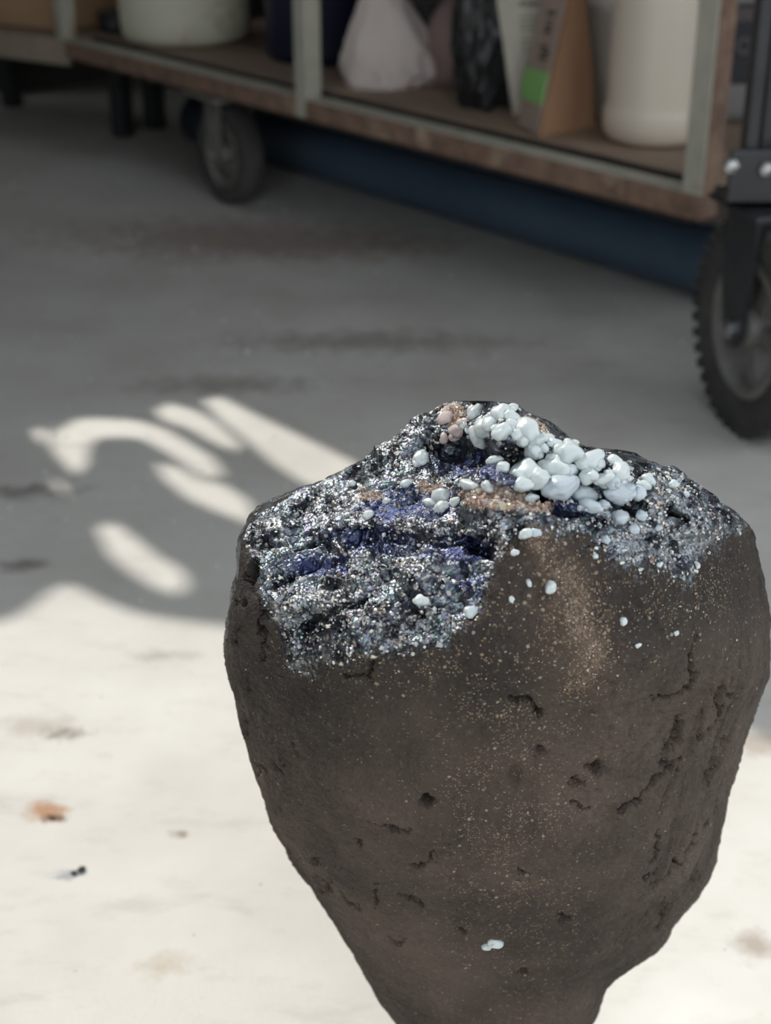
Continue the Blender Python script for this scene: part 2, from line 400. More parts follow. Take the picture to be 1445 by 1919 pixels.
# ------------------------------------------------------------------ NEIGHBOUR CART at the far left
Q0, Q1 = onz(122, 74, ZS), onz(-40, 55, ZS)
dq = (Q1 - Q0)[:2]; dq /= np.hypot(*dq)
ang = math.atan2(dq[1], dq[0]) - math.pi / 2          # local y runs along its front rail, x into it
oc = empty('low_cart', (Q0[0], Q0[1], 0), ang)
tag(oc, 'low cart at the far left carrying a tan carton', 'cart')
CREAM = mat('cream_worn_wood', (.36, .30, .23), (.27, .215, .165), rough=.8, scale=10, bump=.2)
box_obj('rail', (0, .012, .0, .52, ZS - .045, ZS), CREAM, oc)
for i in range(2):
    box_obj('plank', (.014 + .15 * i, .16 + .15 * i, 0, .52, ZS - .02, ZS - .002), WOODS[1], oc)
for x, y in ((.20, .07), (.29, .07), (.20, .47), (.29, .47)):
    box_obj('leg', (x - .016, x + .016, y - .016, y + .016, 0, ZS - .02), BLACKM, oc)

CARD = mat('tan_cardboard', (.50, .33, .19), (.42, .27, .155), rough=.85, scale=6, bump=.1)
def carton(name, label, P, size, rz, material, cat='box', flap=True):
    e = empty(name, P, rz); tag(e, label, cat)
    w, d, h = size
    box_obj('carton_body', (-w / 2, w / 2, -d / 2, d / 2, 0, h), material, e, bev=.002)
    for s in (-1, 1):
        bm = bmesh.new(); box(bm, -w / 2, w / 2, 0, d / 2, 0, .003, M=Matrix.Translation((0, s * d / 2, h)) @ Matrix.Rotation(math.radians(180 if s > 0 else 0), 4, 'Z') @ Matrix.Rotation(math.radians(4), 4, 'X')); bm_obj('flap', bm, material, e)
    box_obj('tape', (-.02, .02, -d / 2 - .0008, d / 2 + .0008, h * .62, h + .001), mat('brown_tape', (.30, .19, .11), rough=.35), e, bev=0)
    return e
c = Q0 + np.array([*(dq * .20), 0]) + np.array([math.cos(ang), math.sin(ang), 0]) * .15
carton('carton', 'tan cardboard carton on the low cart in the top left corner', (c[0], c[1], ZS), (.17, .26, .17), ang, CARD)

# ------------------------------------------------------------------ THINGS ON THE SHELF
def base_at(px, py, r, z=ZS):
    P = onz(px, py, z); d = P[:2] / np.hypot(*P[:2]); return np.array([P[0] + d[0] * r, P[1] + d[1] * r, z])
def arc_profile(pts): return pts
# pale bucket
PALE = mat('stained_pale_plastic', (.78, .755, .60), (.70, .68, .54), rough=.5, scale=7, bump=.03, stain=(.42, .37, .22), sscale=8, stain_lo=.58)
e = empty('pale_bucket', base_at(350, 92, .112)); tag(e, 'pale greenish white plastic bucket with yellow stains on the cart', 'bucket')
V, Fc = lathe([(.001, .002), (.09, 0), (.104, .004), (.110, .014), (.113, .04), (.120, .26), (.124, .262), (.124, .30), (.120, .302), (.116, .30), (.108, .03), (.001, .026)], 64, cap=False)
mesh_obj('bucket_body', V, Fc, PALE, e)
V, Fc = lathe([(.1205, .235), (.126, .236), (.126, .242), (.1205, .243)], 64, cap=False); mesh_obj('rim_band', V, Fc, PALE, e)
bm = bmesh.new()
for k in range(24):
    t0, t1 = math.pi * k / 24, math.pi * (k + 1) / 24
    p = [Vector((.126 * math.cos(t), -.10 * math.sin(t), .27 - .1 * math.sin(t))) for t in (t0, t1)]
    d = p[1] - p[0]; box(bm, -.003, .003, -.003, .003, 0, d.length, M=Matrix.Translation(p[0]) @ d.to_track_quat('Z', 'Y').to_matrix().to_4x4())
for v in bm.verts: v.co.y = -v.co.y
bm_obj('handle', bm, STEEL, e)
# navy drum
NAVY = mat('navy_plastic', (.013, .019, .05), (.010, .014, .036), rough=.42, scale=6, bump=.05)
nb = base_at(612, 127, .1)
e = empty('navy_drum', nb); tag(e, 'dark navy blue plastic drum behind the middle post of the cart', 'drum')
V, Fc = lathe([(.001, .002), (.085, 0), (.094, .005), (.097, .016), (.098, .16), (.102, .165), (.102, .18), (.098, .185), (.100, .33), (.104, .335), (.104, .36), (.001, .362)], 64, cap=False)
mesh_obj('drum_body', V, Fc, NAVY, e)
V, Fc = lathe([(.105, .345), (.109, .347), (.109, .365), (.001, .372)], 64, cap=False); mesh_obj('lid', V, Fc, NAVY, e)

def crumpled(name, base, size, material, seed, taper=.6, lean=(0, 0), amp=.12, power=1.0, rz=0.0, sub=5, yoff=0, rs=5.5):
    bm = bmesh.new(); bmesh.ops.create_icosphere(bm, subdivisions=sub, radius=1.0)
    P = np.array([v.co[:] for v in bm.verts]); n = P.copy()
    disp = (ridged(P + seed * 3.7, rs * .28, 4, seed) - .62) * amp * 2.6 + fbm(P + seed, .9, 3, seed + 5) * amp * 1.2
    P = P + n * disp[:, None]
    z = np.clip(P[:, 2], -.72, None); t = (z + .72) / 1.72
    P[:, 0] *= size[0] / 2 * (1 - taper * np.clip(t, 0, 1.2) ** power); P[:, 1] *= size[1] / 2 * (1 - taper * np.clip(t, 0, 1.2) ** power)
    P[:, 2] = t * size[2]; P[:, 0] += lean[0] * t; P[:, 1] += lean[1] * t
    for v, p in zip(bm.verts, P): v.co = p
    return bm_obj(name, bm, material, None, shade=True, loc=tuple(base), rot=(0, 0, rz))
SACK = mat('pinkish_white_sack', (.76, .66, .61), (.68, .585, .535), rough=.6, scale=8, bump=.1)
SACK2 = mat('dusty_rose_sack', (.34, .245, .22), (.28, .2, .185), rough=.7, scale=8, bump=.1)
BAG = mat('black_bin_liner', (.018, .019, .021), (.026, .027, .03), rough=.3, scale=8, bump=.1)
GREYBAG = mat('smoky_black_film', (.05, .05, .048), (.03, .03, .03), rough=.35, scale=8, bump=.1)
b_ = onz(752, 172, ZS); o = crumpled('cloth_sack', (b_[0] - .002, b_[1] + .065, ZS), (.205, .15, .165), SACK, 3, taper=.84, lean=(-.03, .0), amp=.17, power=.7, rs=5)
tag(o, 'slumped pinkish white sack with a pointed top on the cart shelf', 'sack')
b_ = onz(868, 176, ZS); o = crumpled('cloth_sack', (b_[0] - .005, b_[1] + .09, ZS), (.12, .13, .13), SACK2, 9, taper=.5, amp=.13, rs=7)
tag(o, 'dull rose sack half hidden between the white sack and black bag', 'sack')
b_ = onz(912, 218, ZS); o = crumpled('bin_bag', (b_[0] + .002, b_[1] + .075, ZS), (.098, .12, .30), BAG, 21, taper=.15, lean=(.0, .01), amp=.17, sub=6, rs=8)
tag(o, 'black crinkled plastic bag standing tall beside the white printed sack', 'bag')
b_ = onz(835, 176, ZS); o = crumpled('bin_bag', (b_[0] + .0, b_[1] + .20, ZS + .0), (.19, .13, .34), GREYBAG, 33, taper=-.3, lean=(-.01, -.09), amp=.15, sub=6, rs=8)
tag(o, 'bulging dark plastic bag behind the pinkish sack', 'bag')

# kraft paper bag with a folded gusset, handwriting and a green note
KRAFT = mat('kraft_paper', (.46, .265, .15), (.40, .225, .13), rough=.85, scale=10, bump=.15, bscale=60)
KRAFT2 = mat('faded_kraft_paper', (.44, .33, .275), (.38, .28, .23), rough=.85, scale=10, bump=.1, bscale=60)
NOTE = mat('green_note', (.30, .60, .19), (.27, .55, .17), rough=.7, scale=20, bump=.02)
INK = mat('dark_ink', (.03, .025, .03), rough=.6)
Ba, Bb, Bc = onz(976, 236, ZS), onz(1011, 257, ZS), onz(1115, 236, ZS)
Bd = Ba + (Bc - Bb) * .9 + np.array([0, .02, 0])
ob = Bb.copy(); e = empty('paper_bag', (ob[0], ob[1], ZS)); tag(e, 'brown kraft paper bag with a green note on its folded edge', 'bag')
Ta, Tb = ony(1022, 0, Ba[1] + .012), ony(1066, 0, Bb[1] + .012)
Ta = Ba + (Ta - Ba) * 1.25; Tb = Bb + (Tb - Bb) * 1.25
Tc = Tb + np.array([.012, .03, 0]); Td = Ta + np.array([.012, .03, 0])
Mc = ony(1112, 150, Bc[1] + .01); Md = Bd + np.array([0, 0, .07])
def bag_ring(t):
    A = Ba + (Ta - Ba) * t; B = Bb + (Tb - Bb) * t
    if t < .3: C_ = Bc + (Mc - Bc) * (t / .3); D = Bd + (Md - Bd) * (t / .3)
    else: C_ = Mc + (Tc - Mc) * min(1, (t - .3) / .62); D = Md + (Td - Md) * min(1, (t - .3) / .62)
    pts = []
    for a_, b2 in ((A, B), (B, C_), (C_, D), (D, A)):
        for k in range(7): pts.append(a_ + (b2 - a_) * k / 7)
    return np.array(pts) - np.array([ob[0], ob[1], ZS])
rings = [bag_ring(t) for t in np.linspace(0, 1, 22)]
allp = np.array(rings); allp[1:] += (fbm(allp[1:], 28, 3, 4)[..., None]) * np.array([.003, .006, 0.0])
V, Fc = loft(list(allp)); bagm = mesh_obj('paper_body', V, Fc, KRAFT, e, shade=False)
# folded edge strip, a hair proud of the bag
def strip(t0, t1, s0, s1, off, n=8):
    nrm = np.cross(Bb - Ba, Ta - Ba); nrm /= np.linalg.norm(nrm); nrm = nrm if nrm[1] < 0 else -nrm
    V, Fc = [], []
    for i in range(n + 1):
        t = t0 + (t1 - t0) * i / n; A = Ba + (Ta - Ba) * t; B = Bb + (Tb - Bb) * t
        for s in (s0, s1):
            p = A + (B - A) * s - np.array([ob[0], ob[1], ZS]); V.append(p + nrm * off); V.append(p + nrm * (off - .0015))
    for i in range(n):
        a_ = i * 4; Fc += [(a_, a_ + 2, a_ + 6, a_ + 4), (a_ + 1, a_ + 5, a_ + 7, a_ + 3), (a_, a_ + 4, a_ + 5, a_ + 1), (a_ + 2, a_ + 3, a_ + 7, a_ + 6)]
    Fc += [(0, 1, 3, 2), (n * 4, n * 4 + 2, n * 4 + 3, n * 4 + 1)]
    return V, Fc
V, Fc = strip(0.01, 1, -.02, 1.03, .0052); fold = mesh_obj('folded_edge', V, Fc, KRAFT2, e, shade=False)
V, Fc = strip(.185, .375, -.08, 1.0, .0068); tag(mesh_obj('sticky_note', V, Fc, NOTE, e, shade=False), 'bright green paper note')
random.seed(5)
for k, t in enumerate((.44, .475, .51, .60, .635, .67, .71)):
    s0 = .34 + .1 * random.random(); V, Fc = strip(t, t + .012 + .012 * random.random(), s0, s0 + .25 + .15 * random.random(), .0056, 1); mesh_obj('handwriting', V, Fc, INK, fold, shade=False)

# white printed paper sack behind it
PAPER = mat('off_white_paper', (.60, .57, .48), (.55, .52, .44), rough=.8, scale=12, bump=.08)
PRINT = mat('grey_print', (.16, .16, .155), rough=.8)
Wa, Wb = onz(962, 216, ZS), onz(1030, 206, ZS); Wt = ony(931, 0, Wa[1]); 
e = empty('printed_sack', (Wa[0], Wa[1], ZS)); tag(e, 'off white paper sack with printed lines behind the kraft bag', 'sack')
w_, h_ = .062, Wt[2] - ZS
leanx = Wt[0] - Wa[0]
rings = []
for t in np.linspace(0, 1.2, 14):
    x0 = leanx * t; x1 = w_ + .02 * t; d_ = .05
    rings.append([(x0 + (x1 - x0) * k / 6, -.0 + .002 * math.sin(3 * k + 5 * t), h_ * t) for k in range(7)] + [(x1 - (x1 - x0) * k / 6, d_, h_ * t) for k in range(7)])
V, Fc = loft(rings); sk = mesh_obj('sack_body', V, Fc, PAPER, e, shade=False)
for k, (t, a0, a1, hh) in enumerate(((.955, .26, .70, .005), (.85, .25, .9, .0012), (.80, .25, .95, .0012), (.75, .25, .8, .0012), (.66, .26, .95, .0012), (.61, .26, .9, .0012), (.56, .28, .95, .0012), (.47, .3, .9, .0012), (.42, .3, .95, .0012), (.37, .3, .8, .0012))):
    x0 = leanx * t; x1 = w_ + .02 * t; n = 6 if k == 0 else 5
    for i in range(n):
        u0 = a0 + (a1 - a0) * i / n; u1 = a0 + (a1 - a0) * (i + .78) / n
        box_obj('print_mark', (x0 + (x1 - x0) * u0, x0 + (x1 - x0) * u1, -.0038, -.002, h_ * t, h_ * t + hh), PRINT, sk, bev=0)

# small black bag behind
b_ = onz(1098, 200, ZS); o = crumpled('pouch', (b_[0] + .006, b_[1] + .085, ZS), (.09, .06, .175), BAG, 44, taper=.1, amp=.14, rs=8)
tag(o, 'small black pouch squeezed between the kraft bag and white tub', 'bag')
# tapered white tub
TUB = mat('grey_white_plastic', (.60, .58, .53), (.56, .54, .49), rough=.5, scale=10, bump=.02)
e = empty('white_tub', base_at(1162, 222, .052)); tag(e, 'narrow grey white tapered tub behind the big white bottle', 'tub')
V, Fc = lathe([(.001, .002), (.044, 0), (.048, .004), (.0625, .135), (.066, .137), (.066, .150), (.0635, .152), (.0665, .30), (.063, .30), (.001, .295)], 48, cap=False); mesh_obj('tub_body', V, Fc, TUB, e)
V, Fc = lathe([(.067, .292), (.071, .293), (.071, .306), (.001, .31)], 48, cap=False); mesh_obj('lid', V, Fc, TUB, e)
# big white bottle
BOT = mat('cream_white_bottle', (.74, .65, .54), (.71, .62, .51), rough=.38, scale=6, bump=.01)
e = empty('bottle', base_at(1222, 282, .062)); tag(e, 'large cream white plastic bottle at the right end of the shelf', 'bottle')
V, Fc = lathe([(.001, .003), (.046, .0), (.056, .003), (.0625, .011), (.0645, .022), (.0645, .036), (.0625, .041), (.0605, .046), (.0605, .05), (.0605, .235), (.058, .25), (.046, .275), (.028, .29), (.022, .295), (.022, .315), (.001, .316)], 72, cap=False); mesh_obj('bottle_body', V, Fc, BOT, e)
V, Fc = lathe([(.026, .297), (.027, .298), (.027, .325), (.025, .328), (.001, .328)], 36, cap=False); mesh_obj('cap', V, Fc, TUB, e)
# grey canister with dark label, seen past the end post
GREY = mat('grey_canister', (.22, .21, .20), (.18, .175, .165), rough=.55, scale=8, bump=.03)
gb = onz(1396, 232, ZS); e = empty('canister', (gb[0], gb[1] + .05, ZS), .15); tag(e, 'grey canister with a black label seen past the end post', 'canister')
box_obj('canister_body', (-.055, .055, -.045, .045, 0, .24), GREY, e, bev=.012)
lb = box_obj('label_panel', (-.040, .040, -.0462, -.044, .050, .150), mat('black_label', (.018, .018, .024), rough=.45), e, bev=0)
box_obj('label_stripe', (-.040, .040, -.0470, -.0455, .128, .144), mat('label_mauve', (.10, .075, .08), rough=.5), lb, bev=0)
bm = bmesh.new(); bmesh.ops.create_circle(bm, segments=20, radius=.0105, cap_ends=False)
V, Fc = lathe([(.007, 0), (.0105, 0), (.0105, .001), (.007, .001), (.007, 0)], 20, cap=False); bm.free()
mesh_obj('label_ring', [(x - .018, -.0465 - z, y + .098) for x, y, z in V], Fc, mat('label_ring', (.13, .11, .12), rough=.5), lb, shade=False)
box_obj('dark_tin', (0, 1, 0, 1, 0, 1), BLACKM, None) if False else None
b_ = onz(200, 62, ZS); e = empty('dark_tin', (b_[0] + .01, b_[1] + .03, ZS)); tag(e, 'small black tin between the left post and pale bucket', 'tin')
V, Fc = lathe([(.001, 0), (.026, 0), (.028, .003), (.028, .030), (.001, .031)], 36, cap=False); mesh_obj('tin_body', V, Fc, BLACKM, e)
V, Fc = lathe([(.0285, .026), (.030, .027), (.030, .034), (.001, .035)], 36, cap=False); mesh_obj('lid', V, Fc, BLACKM, e)
ub = bpy.data.objects['dark_tin'].location
o = box_obj('wood_block', (-.045, .045, -.03, .03, 0, .075), mat('orange_wood', (.34, .20, .12), (.26, .15, .09), rough=.7, scale=10, stretch=(6, 1, 1)), None, bev=.003, loc=(ub[0] + .065, ub[1] + .085, ZS), rot=(0, 0, .66))
tag(o, 'brown wooden block behind the small black tin', 'block')

# ------------------------------------------------------------------ BLUE PIPE under the cart
PIPE = mat('dull_blue_pipe', (.085, .13, .185), (.07, .11, .16), rough=.5, scale=6, bump=.05)
V, Fc = [], []
pr, y0p, y1p = .046, .55, 2.42
prof = [(pr - .005, y0p), (pr, y0p), (pr, 1.2), (pr, 1.9), (pr, y1p), (pr - .005, y1p), (pr - .005, y0p)]
V, Fc = lathe(prof, 40, cap=False)
V = [in_cart_frame(1.522 + a_, z, b2 + pr) for a_, b2, z in V]
e = mesh_obj('pipe', V, Fc, PIPE); tag(e, 'thick dull blue pipe lying on the floor under the cart', 'pipe')

# ------------------------------------------------------------------ BLACK CART at the right edge
bc = empty('black_cart', (.386, 1.43, 0), 0.0); tag(bc, 'black steel cart with a big spoked caster at the right edge', 'cart')
make_caster(bc, 0, 0, math.radians(14), .112, .058, .240, BLACKM, RUBBER, RIM, spokes=5, treads=40, plate=.052)
bracket = box_obj('bracket', (-.060, .50, -.030, -.022, .241, .296), BLACKM, bc, bev=.002)
box_obj('bracket_shelf', (-.060, .50, -.030, .03, .241, .249), BLACKM, bc, bev=.002)
for px, py in ((1370, 312), (1437, 318)):
    p = ony(px, py, 1.43 - .034) - np.array([.386, 1.43, 0])
    V, Fc = lathe([(.001, 0), (.0075, 0), (.0075, .005), (.006, .006), (.0045, .006), (.0045, .010), (.001, .011)], 6, cap=False)
    mesh_obj('bolt', [(p[0] + x, -.030 - z, p[2] + y) for x, y, z in V], Fc, ZINC, bracket, shade=False)
for px0, px1, dy in ((1399, 1424, 0), (1432, 1470, .01)):
    x0, x1 = ony(px0, 250, 1.41)[0] - .386, ony(px1, 250, 1.41)[0] - .386
    box_obj('upright', (x0, x1, -.021 + dy, .004 + dy, .249, 1.0), BLACKM, bc, bev=.003)
box_obj('deck', (-.05, .55, -.45, .03, 1.0, 1.02), BLACKM, bc)
for x, y in ((.50, .0), (.50, -.43), (.12, -.43)):
    box_obj('upright', (x - .012, x + .012, y - .012, y + .012, .0, 1.0), BLACKM, bc, bev=.003)

# ------------------------------------------------------------------ THE CERAMIC BOULDER
YC = 0.555
LEFT = np.array([(751, 846), (755, 836), (766, 820), (780, 800), (795, 772), (810, 746), (835, 702), (865, 667), (882, 640), (905, 582), (930, 522), (955, 482), (970, 460), (985, 452), (1005, 442), (1025, 440), (1040, 443), (1080, 437), (1120, 428), (1165, 420), (1205, 418), (1250, 427),
    (1314, 444), (1360, 452), (1444, 476), (1528, 503), (1589, 534), (1630, 560), (1657, 583), (1707, 613), (1787, 659), (1840, 690), (1882, 706), (1905, 735), (1919, 747), (1990, 782), (2080, 795), (2150, 780), (2240, 770)], float)
RIGHT = np.array([(751, 905), (754, 950), (758, 970), (772, 985), (785, 1012), (800, 1036), (815, 1062), (835, 1100), (843, 1150), (851, 1190), (864, 1220), (877, 1262), (897, 1300), (930, 1342), (960, 1376), (985, 1398), (1010, 1414), (1040, 1419), (1090, 1426), (1130, 1436), (1180, 1441), (1225, 1443), (1268, 1440),
    (1300, 1428), (1370, 1402), (1471, 1371), (1551, 1358), (1630, 1343), (1679, 1319), (1720, 1277), (1788, 1228), (1800, 1206), (1834, 1145), (1860, 1134), (1894, 1128), (1919, 1109), (1990, 1085), (2080, 1075), (2150, 1092), (2240, 1100)], float)
RIDGE = np.array([(380, 1180), (440, 1250), (490, 1235), (600, 1222), (720, 1205), (850, 1150), (905, 1085), (940, 985), (1000, 955), (1080, 970), (1160, 1005), (1230, 1030), (1300, 1050), (1340, 1035), (1400, 1000), (1460, 980)], float)
NR, NF, NB = 780, 560, 130
py = np.concatenate([np.linspace(751.3, 1000, 160)[:-1], np.linspace(1000, 1930, 540)[:-1], np.linspace(1930, 2235, NR - 698)])
NR = len(py)
jit = vnoise(np.stack([py * 0 + 3.3, py * .035, py * 0], -1), 1, 5) * 2.5
jit2 = vnoise(np.stack([py * 0 + 5.3, py * .035, py * 0], -1), 1, 7) * 2.5
fade = smooth(751, 790, py)
xl = np.interp(py, LEFT[:, 0], LEFT[:, 1]) + jit * fade; xr = np.interp(py, RIGHT[:, 0], RIGHT[:, 1]) + jit2 * fade
def soften(v, y_from, sig):
    g = np.arange(v.size); u = np.arange(751.3, 2236, 1.0); w = np.interp(u, py, v); kk = np.exp(-.5 * (np.arange(-60, 61) / sig) ** 2); kk /= kk.sum()
    w2 = np.convolve(np.pad(w, 60, 'edge'), kk, 'valid'); t = smooth(y_from, y_from + 80, py)
    return v * (1 - t) + np.interp(py, u, w2) * t
xl, xr = soften(xl, 960, 16), soften(xr, 960, 16)
cc, aa = (xl + xr) / 2, (xr - xl) / 2
phi = np.linspace(0, math.pi, NF)
PX = cc[:, None] - aa[:, None] * np.cos(phi)[None, :]; PY = np.repeat(py[:, None], NF, 1)
def dirs(px, p): return ray(px, p)
tE = YC / dirs(CX, py)[:, 1]
aw = aa * tE / FPX
# smoothed width used for the swell of the body (ignores notches of the outline)
ker = np.exp(-np.linspace(-2, 2, 81) ** 2); ker /= ker.sum()
aws = np.convolve(np.pad(aw, 40, 'edge'), ker, 'valid')
def swell(s): return np.clip(1 - np.abs(s) ** 2.5, 0, 1) ** (1 / 2.5)
def pear(px, p):
    c_ = np.interp(p, py, cc); a_ = np.interp(p, py, aa); w = np.interp(p, py, aws)
    return YC - 1.03 * w * swell((px - c_) / a_)
TANA = lambda px: np.interp(px, [400, 520, 700, 850, 930, 1000, 1150, 1300, 1420], [.36, .37, .36, .38, .43, .43, .37, .34, .34])
def front_y(px, p):
    yr = np.interp(px, RIDGE[:, 0], RIDGE[:, 1])
    c_ = np.interp(yr, py, cc); a_ = np.interp(yr, py, aa)
    Yr = YC - 1.03 * np.interp(yr, py, aws) * swell(np.clip((px - c_) / a_, -.70, .70)); dr = dirs(px, yr); zr = CAMH + dr[..., 2] * Yr / dr[..., 1]
    d = dirs(px, p); m = d[..., 2] / d[..., 1]; ta = TANA(px)
    top = (CAMH - zr + Yr * ta) / (ta - m)
    pr_ = pear(px, p)
    k = .006
    low = np.maximum(pr_, top) + k * np.log1p(np.exp(-np.abs(pr_ - top) / k)) - k * .2
    ss = (px - np.interp(p, py, cc)) / np.interp(p, py, aa)
    high = top + .006 * (1 - np.clip(1 - np.abs(ss) ** 6, 0, 1) ** .5)
    hh = np.clip((yr - p) / 330, 0, 1)
    high = high - .010 * 4 * hh * (1 - hh) * .6 - .017 * smooth(860, 450, px) - .007 * smooth(1020, 1400, px)
    w = smooth(0, 110, yr - p)
    return low * (1 - w) + high * w
Y = front_y(PX, PY)
# ease the outline's depth from shoulder to flank so the sides carry no step
kk = np.exp(-.5 * (np.arange(-130, 131) / 48.0) ** 2); kk /= kk.sum()
wedge = np.abs(np.cos(phi)) ** 6
for j in np.nonzero(wedge > .01)[0]:
    Y[:, j] = Y[:, j] * (1 - wedge[j]) + np.convolve(np.pad(Y[:, j], 130, 'edge'), kk, 'valid') * wedge[j]
def G(x0, y0, sx, sy, rot=0.0):
    c, s_ = math.cos(rot), math.sin(rot); dx, dy = PX - x0, PY - y0
    return np.exp(-((dx * c + dy * s_) / sx) ** 2 - ((-dx * s_ + dy * c) / sy) ** 2)
# hollows (+ away from the camera) and lumps
for x0, y0, sx, sy, rot, amp in ((930, 862, 75, 20, .08, .020), (860, 835, 30, 14, -.3, .008), (930, 905, 90, 10, .0, -.004), (1100, 925, 45, 16, .35, .008), (1180, 945, 40, 12, .3, .006), (720, 1010, 70, 16, .1, .007), (850, 1020, 60, 18, 0, .006),
        (905, 800, 60, 22, .1, -.008), (1020, 900, 50, 18, .1, -.006), (950, 950, 70, 22, 0, -.005), (760, 1060, 120, 22, .25, -.003), (620, 1100, 60, 14, .2, .004), (1000, 1010, 30, 30, 0, -.004), (1080, 1180, 40, 120, -.35, -.003),
        (560, 1170, 90, 30, -.35, .004), (495, 1160, 9, 60, .12, .002), (470, 1110, 8, 26, .3, .001), (640, 1440, 130, 90, .5, -.005), (700, 1400, 150, 60, 0, .004), (860, 1480, 160, 60, 0, .004),
        (1240, 1400, 90, 60, -.6, .004), (1250, 1650, 60, 120, .5, -.004), (1190, 1760, 80, 40, -.4, .005), (760, 1820, 120, 70, .8, -.004), (990, 1520, 14, 90, 0, .002), (960, 1740, 60, 18, -.3, -.003),
        (1370, 1300, 12, 140, .15, .003), (1330, 1320, 10, 130, .25, -.003), (1300, 1520, 10, 130, .4, -.003), (1270, 1620, 10, 90, .6, .003), (1330, 1090, 30, 40, .4, .004), (1370, 1030, 16, 26, .4, .005)):
    Y = Y + amp * G(x0, y0, sx, sy, rot)
d = dirs(PX, PY); front = np.array([0, 0, CAMH]) + d * (Y / d[..., 1])[..., None]
# back half
ph2 = np.linspace(0, math.pi, NB + 2)[1:-1]
PXb = cc[:, None] + aa[:, None] * np.cos(ph2)[None, :]
tt = ph2[None, :] / math.pi
dm = dirs(CX, py); mrow = dm[:, 2] / dm[:, 1]; zax = CAMH + mrow * YC
bdep = aws.copy(); order = np.argsort(zax)
for _ in range(60):
    bdep = .6 * bdep + .4 * np.interp(CAMH + mrow * (YC + bdep), zax[order], aws[order])
bdep = np.where(py < 1150, aws, bdep * smooth(1150, 1350, py) + aws * (1 - smooth(1150, 1350, py)))
Yb = Y[:, -1:] * (1 - tt) + Y[:, :1] * tt + bdep[:, None] * (np.sin(ph2)[None, :] ** .85)
db = dirs(PXb, np.repeat(py[:, None], NB, 1)); back = np.array([0, 0, CAMH]) + db * (Yb / db[..., 1])[..., None]
P = np.concatenate([front, back], 1); NCOL = NF + NB
PXf = np.concatenate([PX, PXb], 1); PYf = np.concatenate([PY, np.repeat(py[:, None], NB, 1)], 1)
isf = np.zeros(P.shape[:2], bool); isf[:, :NF] = True
def normals(P):
    du = np.roll(P, -1, 1) - np.roll(P, 1, 1); dv = np.gradient(P, axis=0)
    n = np.cross(du, dv); n /= np.linalg.norm(n, axis=-1, keepdims=True) + 1e-12
    ctr = np.array([0.06, YC, .2]); flip = np.sum(n * (P - ctr), -1).mean() < 0
    return -n if flip else n
N = normals(P)
# ---- surface masks: where the glaze crust, blue pools, tan ash and speckles sit
wob = fbm(P, 60, 4, 31) * 38 + fbm(P, 260, 3, 32) * 16
GL = np.array([(380, 1330), (455, 1300), (490, 1250), (620, 1235), (760, 1225), (840, 1190), (885, 1140), (930, 1040), (1000, 985), (1080, 1005), (1160, 1035), (1230, 1055), (1300, 1068), (1340, 1020), (1400, 985), (1460, 960)], float)
gl_y = np.interp(PXf, GL[:, 0], GL[:, 1])
glaze = smooth(55, -45, PYf - gl_y + wob)
glaze *= np.where(isf, smooth(440, 480, PXf + (1040 - PYf) * .35 + wob * .5), .6 * smooth(.25, .32, P[..., 2]))
def blob(L, soft=1.0):
    r = np.zeros(P.shape[:2])
    for x0, y0, sx, sy, rot in L:
        c, s_ = math.cos(rot), math.sin(rot); dx, dy = PXf - x0, PYf - y0
        r = np.maximum(r, np.exp(-((dx * c + dy * s_) / sx) ** 2 - ((-dx * s_ + dy * c) / sy) ** 2))
    return r * isf
blue = blob([(860, 865, 60, 26, .2), (700, 1005, 90, 24, .1), (850, 1025, 70, 26, 0), (880, 1090, 40, 26, 0), (770, 940, 120, 40, 0), (960, 890, 80, 20, 0), (1060, 935, 60, 20, .3), (600, 1050, 80, 30, 0)])
blue = smooth(.25, .75, blue + fbm(P, 180, 3, 40) * .35)
brown = blob([(940, 938, 80, 22, 0), (905, 925, 40, 18, 0), (850, 775, 22, 22, 0), (1010, 940, 30, 16, 0), (690, 920, 26, 14, 0), (800, 905, 26, 10, 0), (995, 800, 50, 14, .4)])
brown = smooth(.3, .7, brown + fbm(P, 220, 3, 41) * .3)
tan = blob([(1010, 1010, 26, 40, -.3), (1050, 1070, 38, 60, -.5), (1090, 1160, 46, 60, -.3), (1115, 1235, 34, 46, -.1), (1085, 1290, 30, 40, .4)])
tan = tan * .9
speck = np.clip(blob([(960, 1150, 210, 130, 0), (930, 1330, 110, 90, 0), (1090, 1200, 70, 110, 0), (900, 1480, 60, 220, 0), (1050, 1490, 34, 130, 0), (960, 1400, 130, 100, 0), (960, 1650, 110, 200, 0), (1290, 1120, 90, 90, 0), (740, 1240, 160, 50, 0)]), 0, 1)
lumpy = np.maximum(blob([(900, 1300, 60, 60, 0), (960, 1290, 80, 40, 0)]), 0)
# ---- relief
disp = fbm(P, 14, 3, 1) * .0028 + fbm(P, 45, 3, 2) * .0017 + fbm(P, 150, 3, 3) * .0006
leather = -np.clip(ridged(P * np.array([1, 1, .8]), 300, 2, 8) - .62, 0, 1) * .0013
disp = disp + leather * (1 - glaze)
disp = disp + (fbm(P, 34, 3, 21) * .0042 + fbm(P, 80, 2, 22) * .0019) * glaze - np.clip(ridged(P, 130, 3, 25) - .66, 0, 1) * .0036 * (1 - glaze) * smooth(-.15, .35, fbm(P, 18, 2, 26))
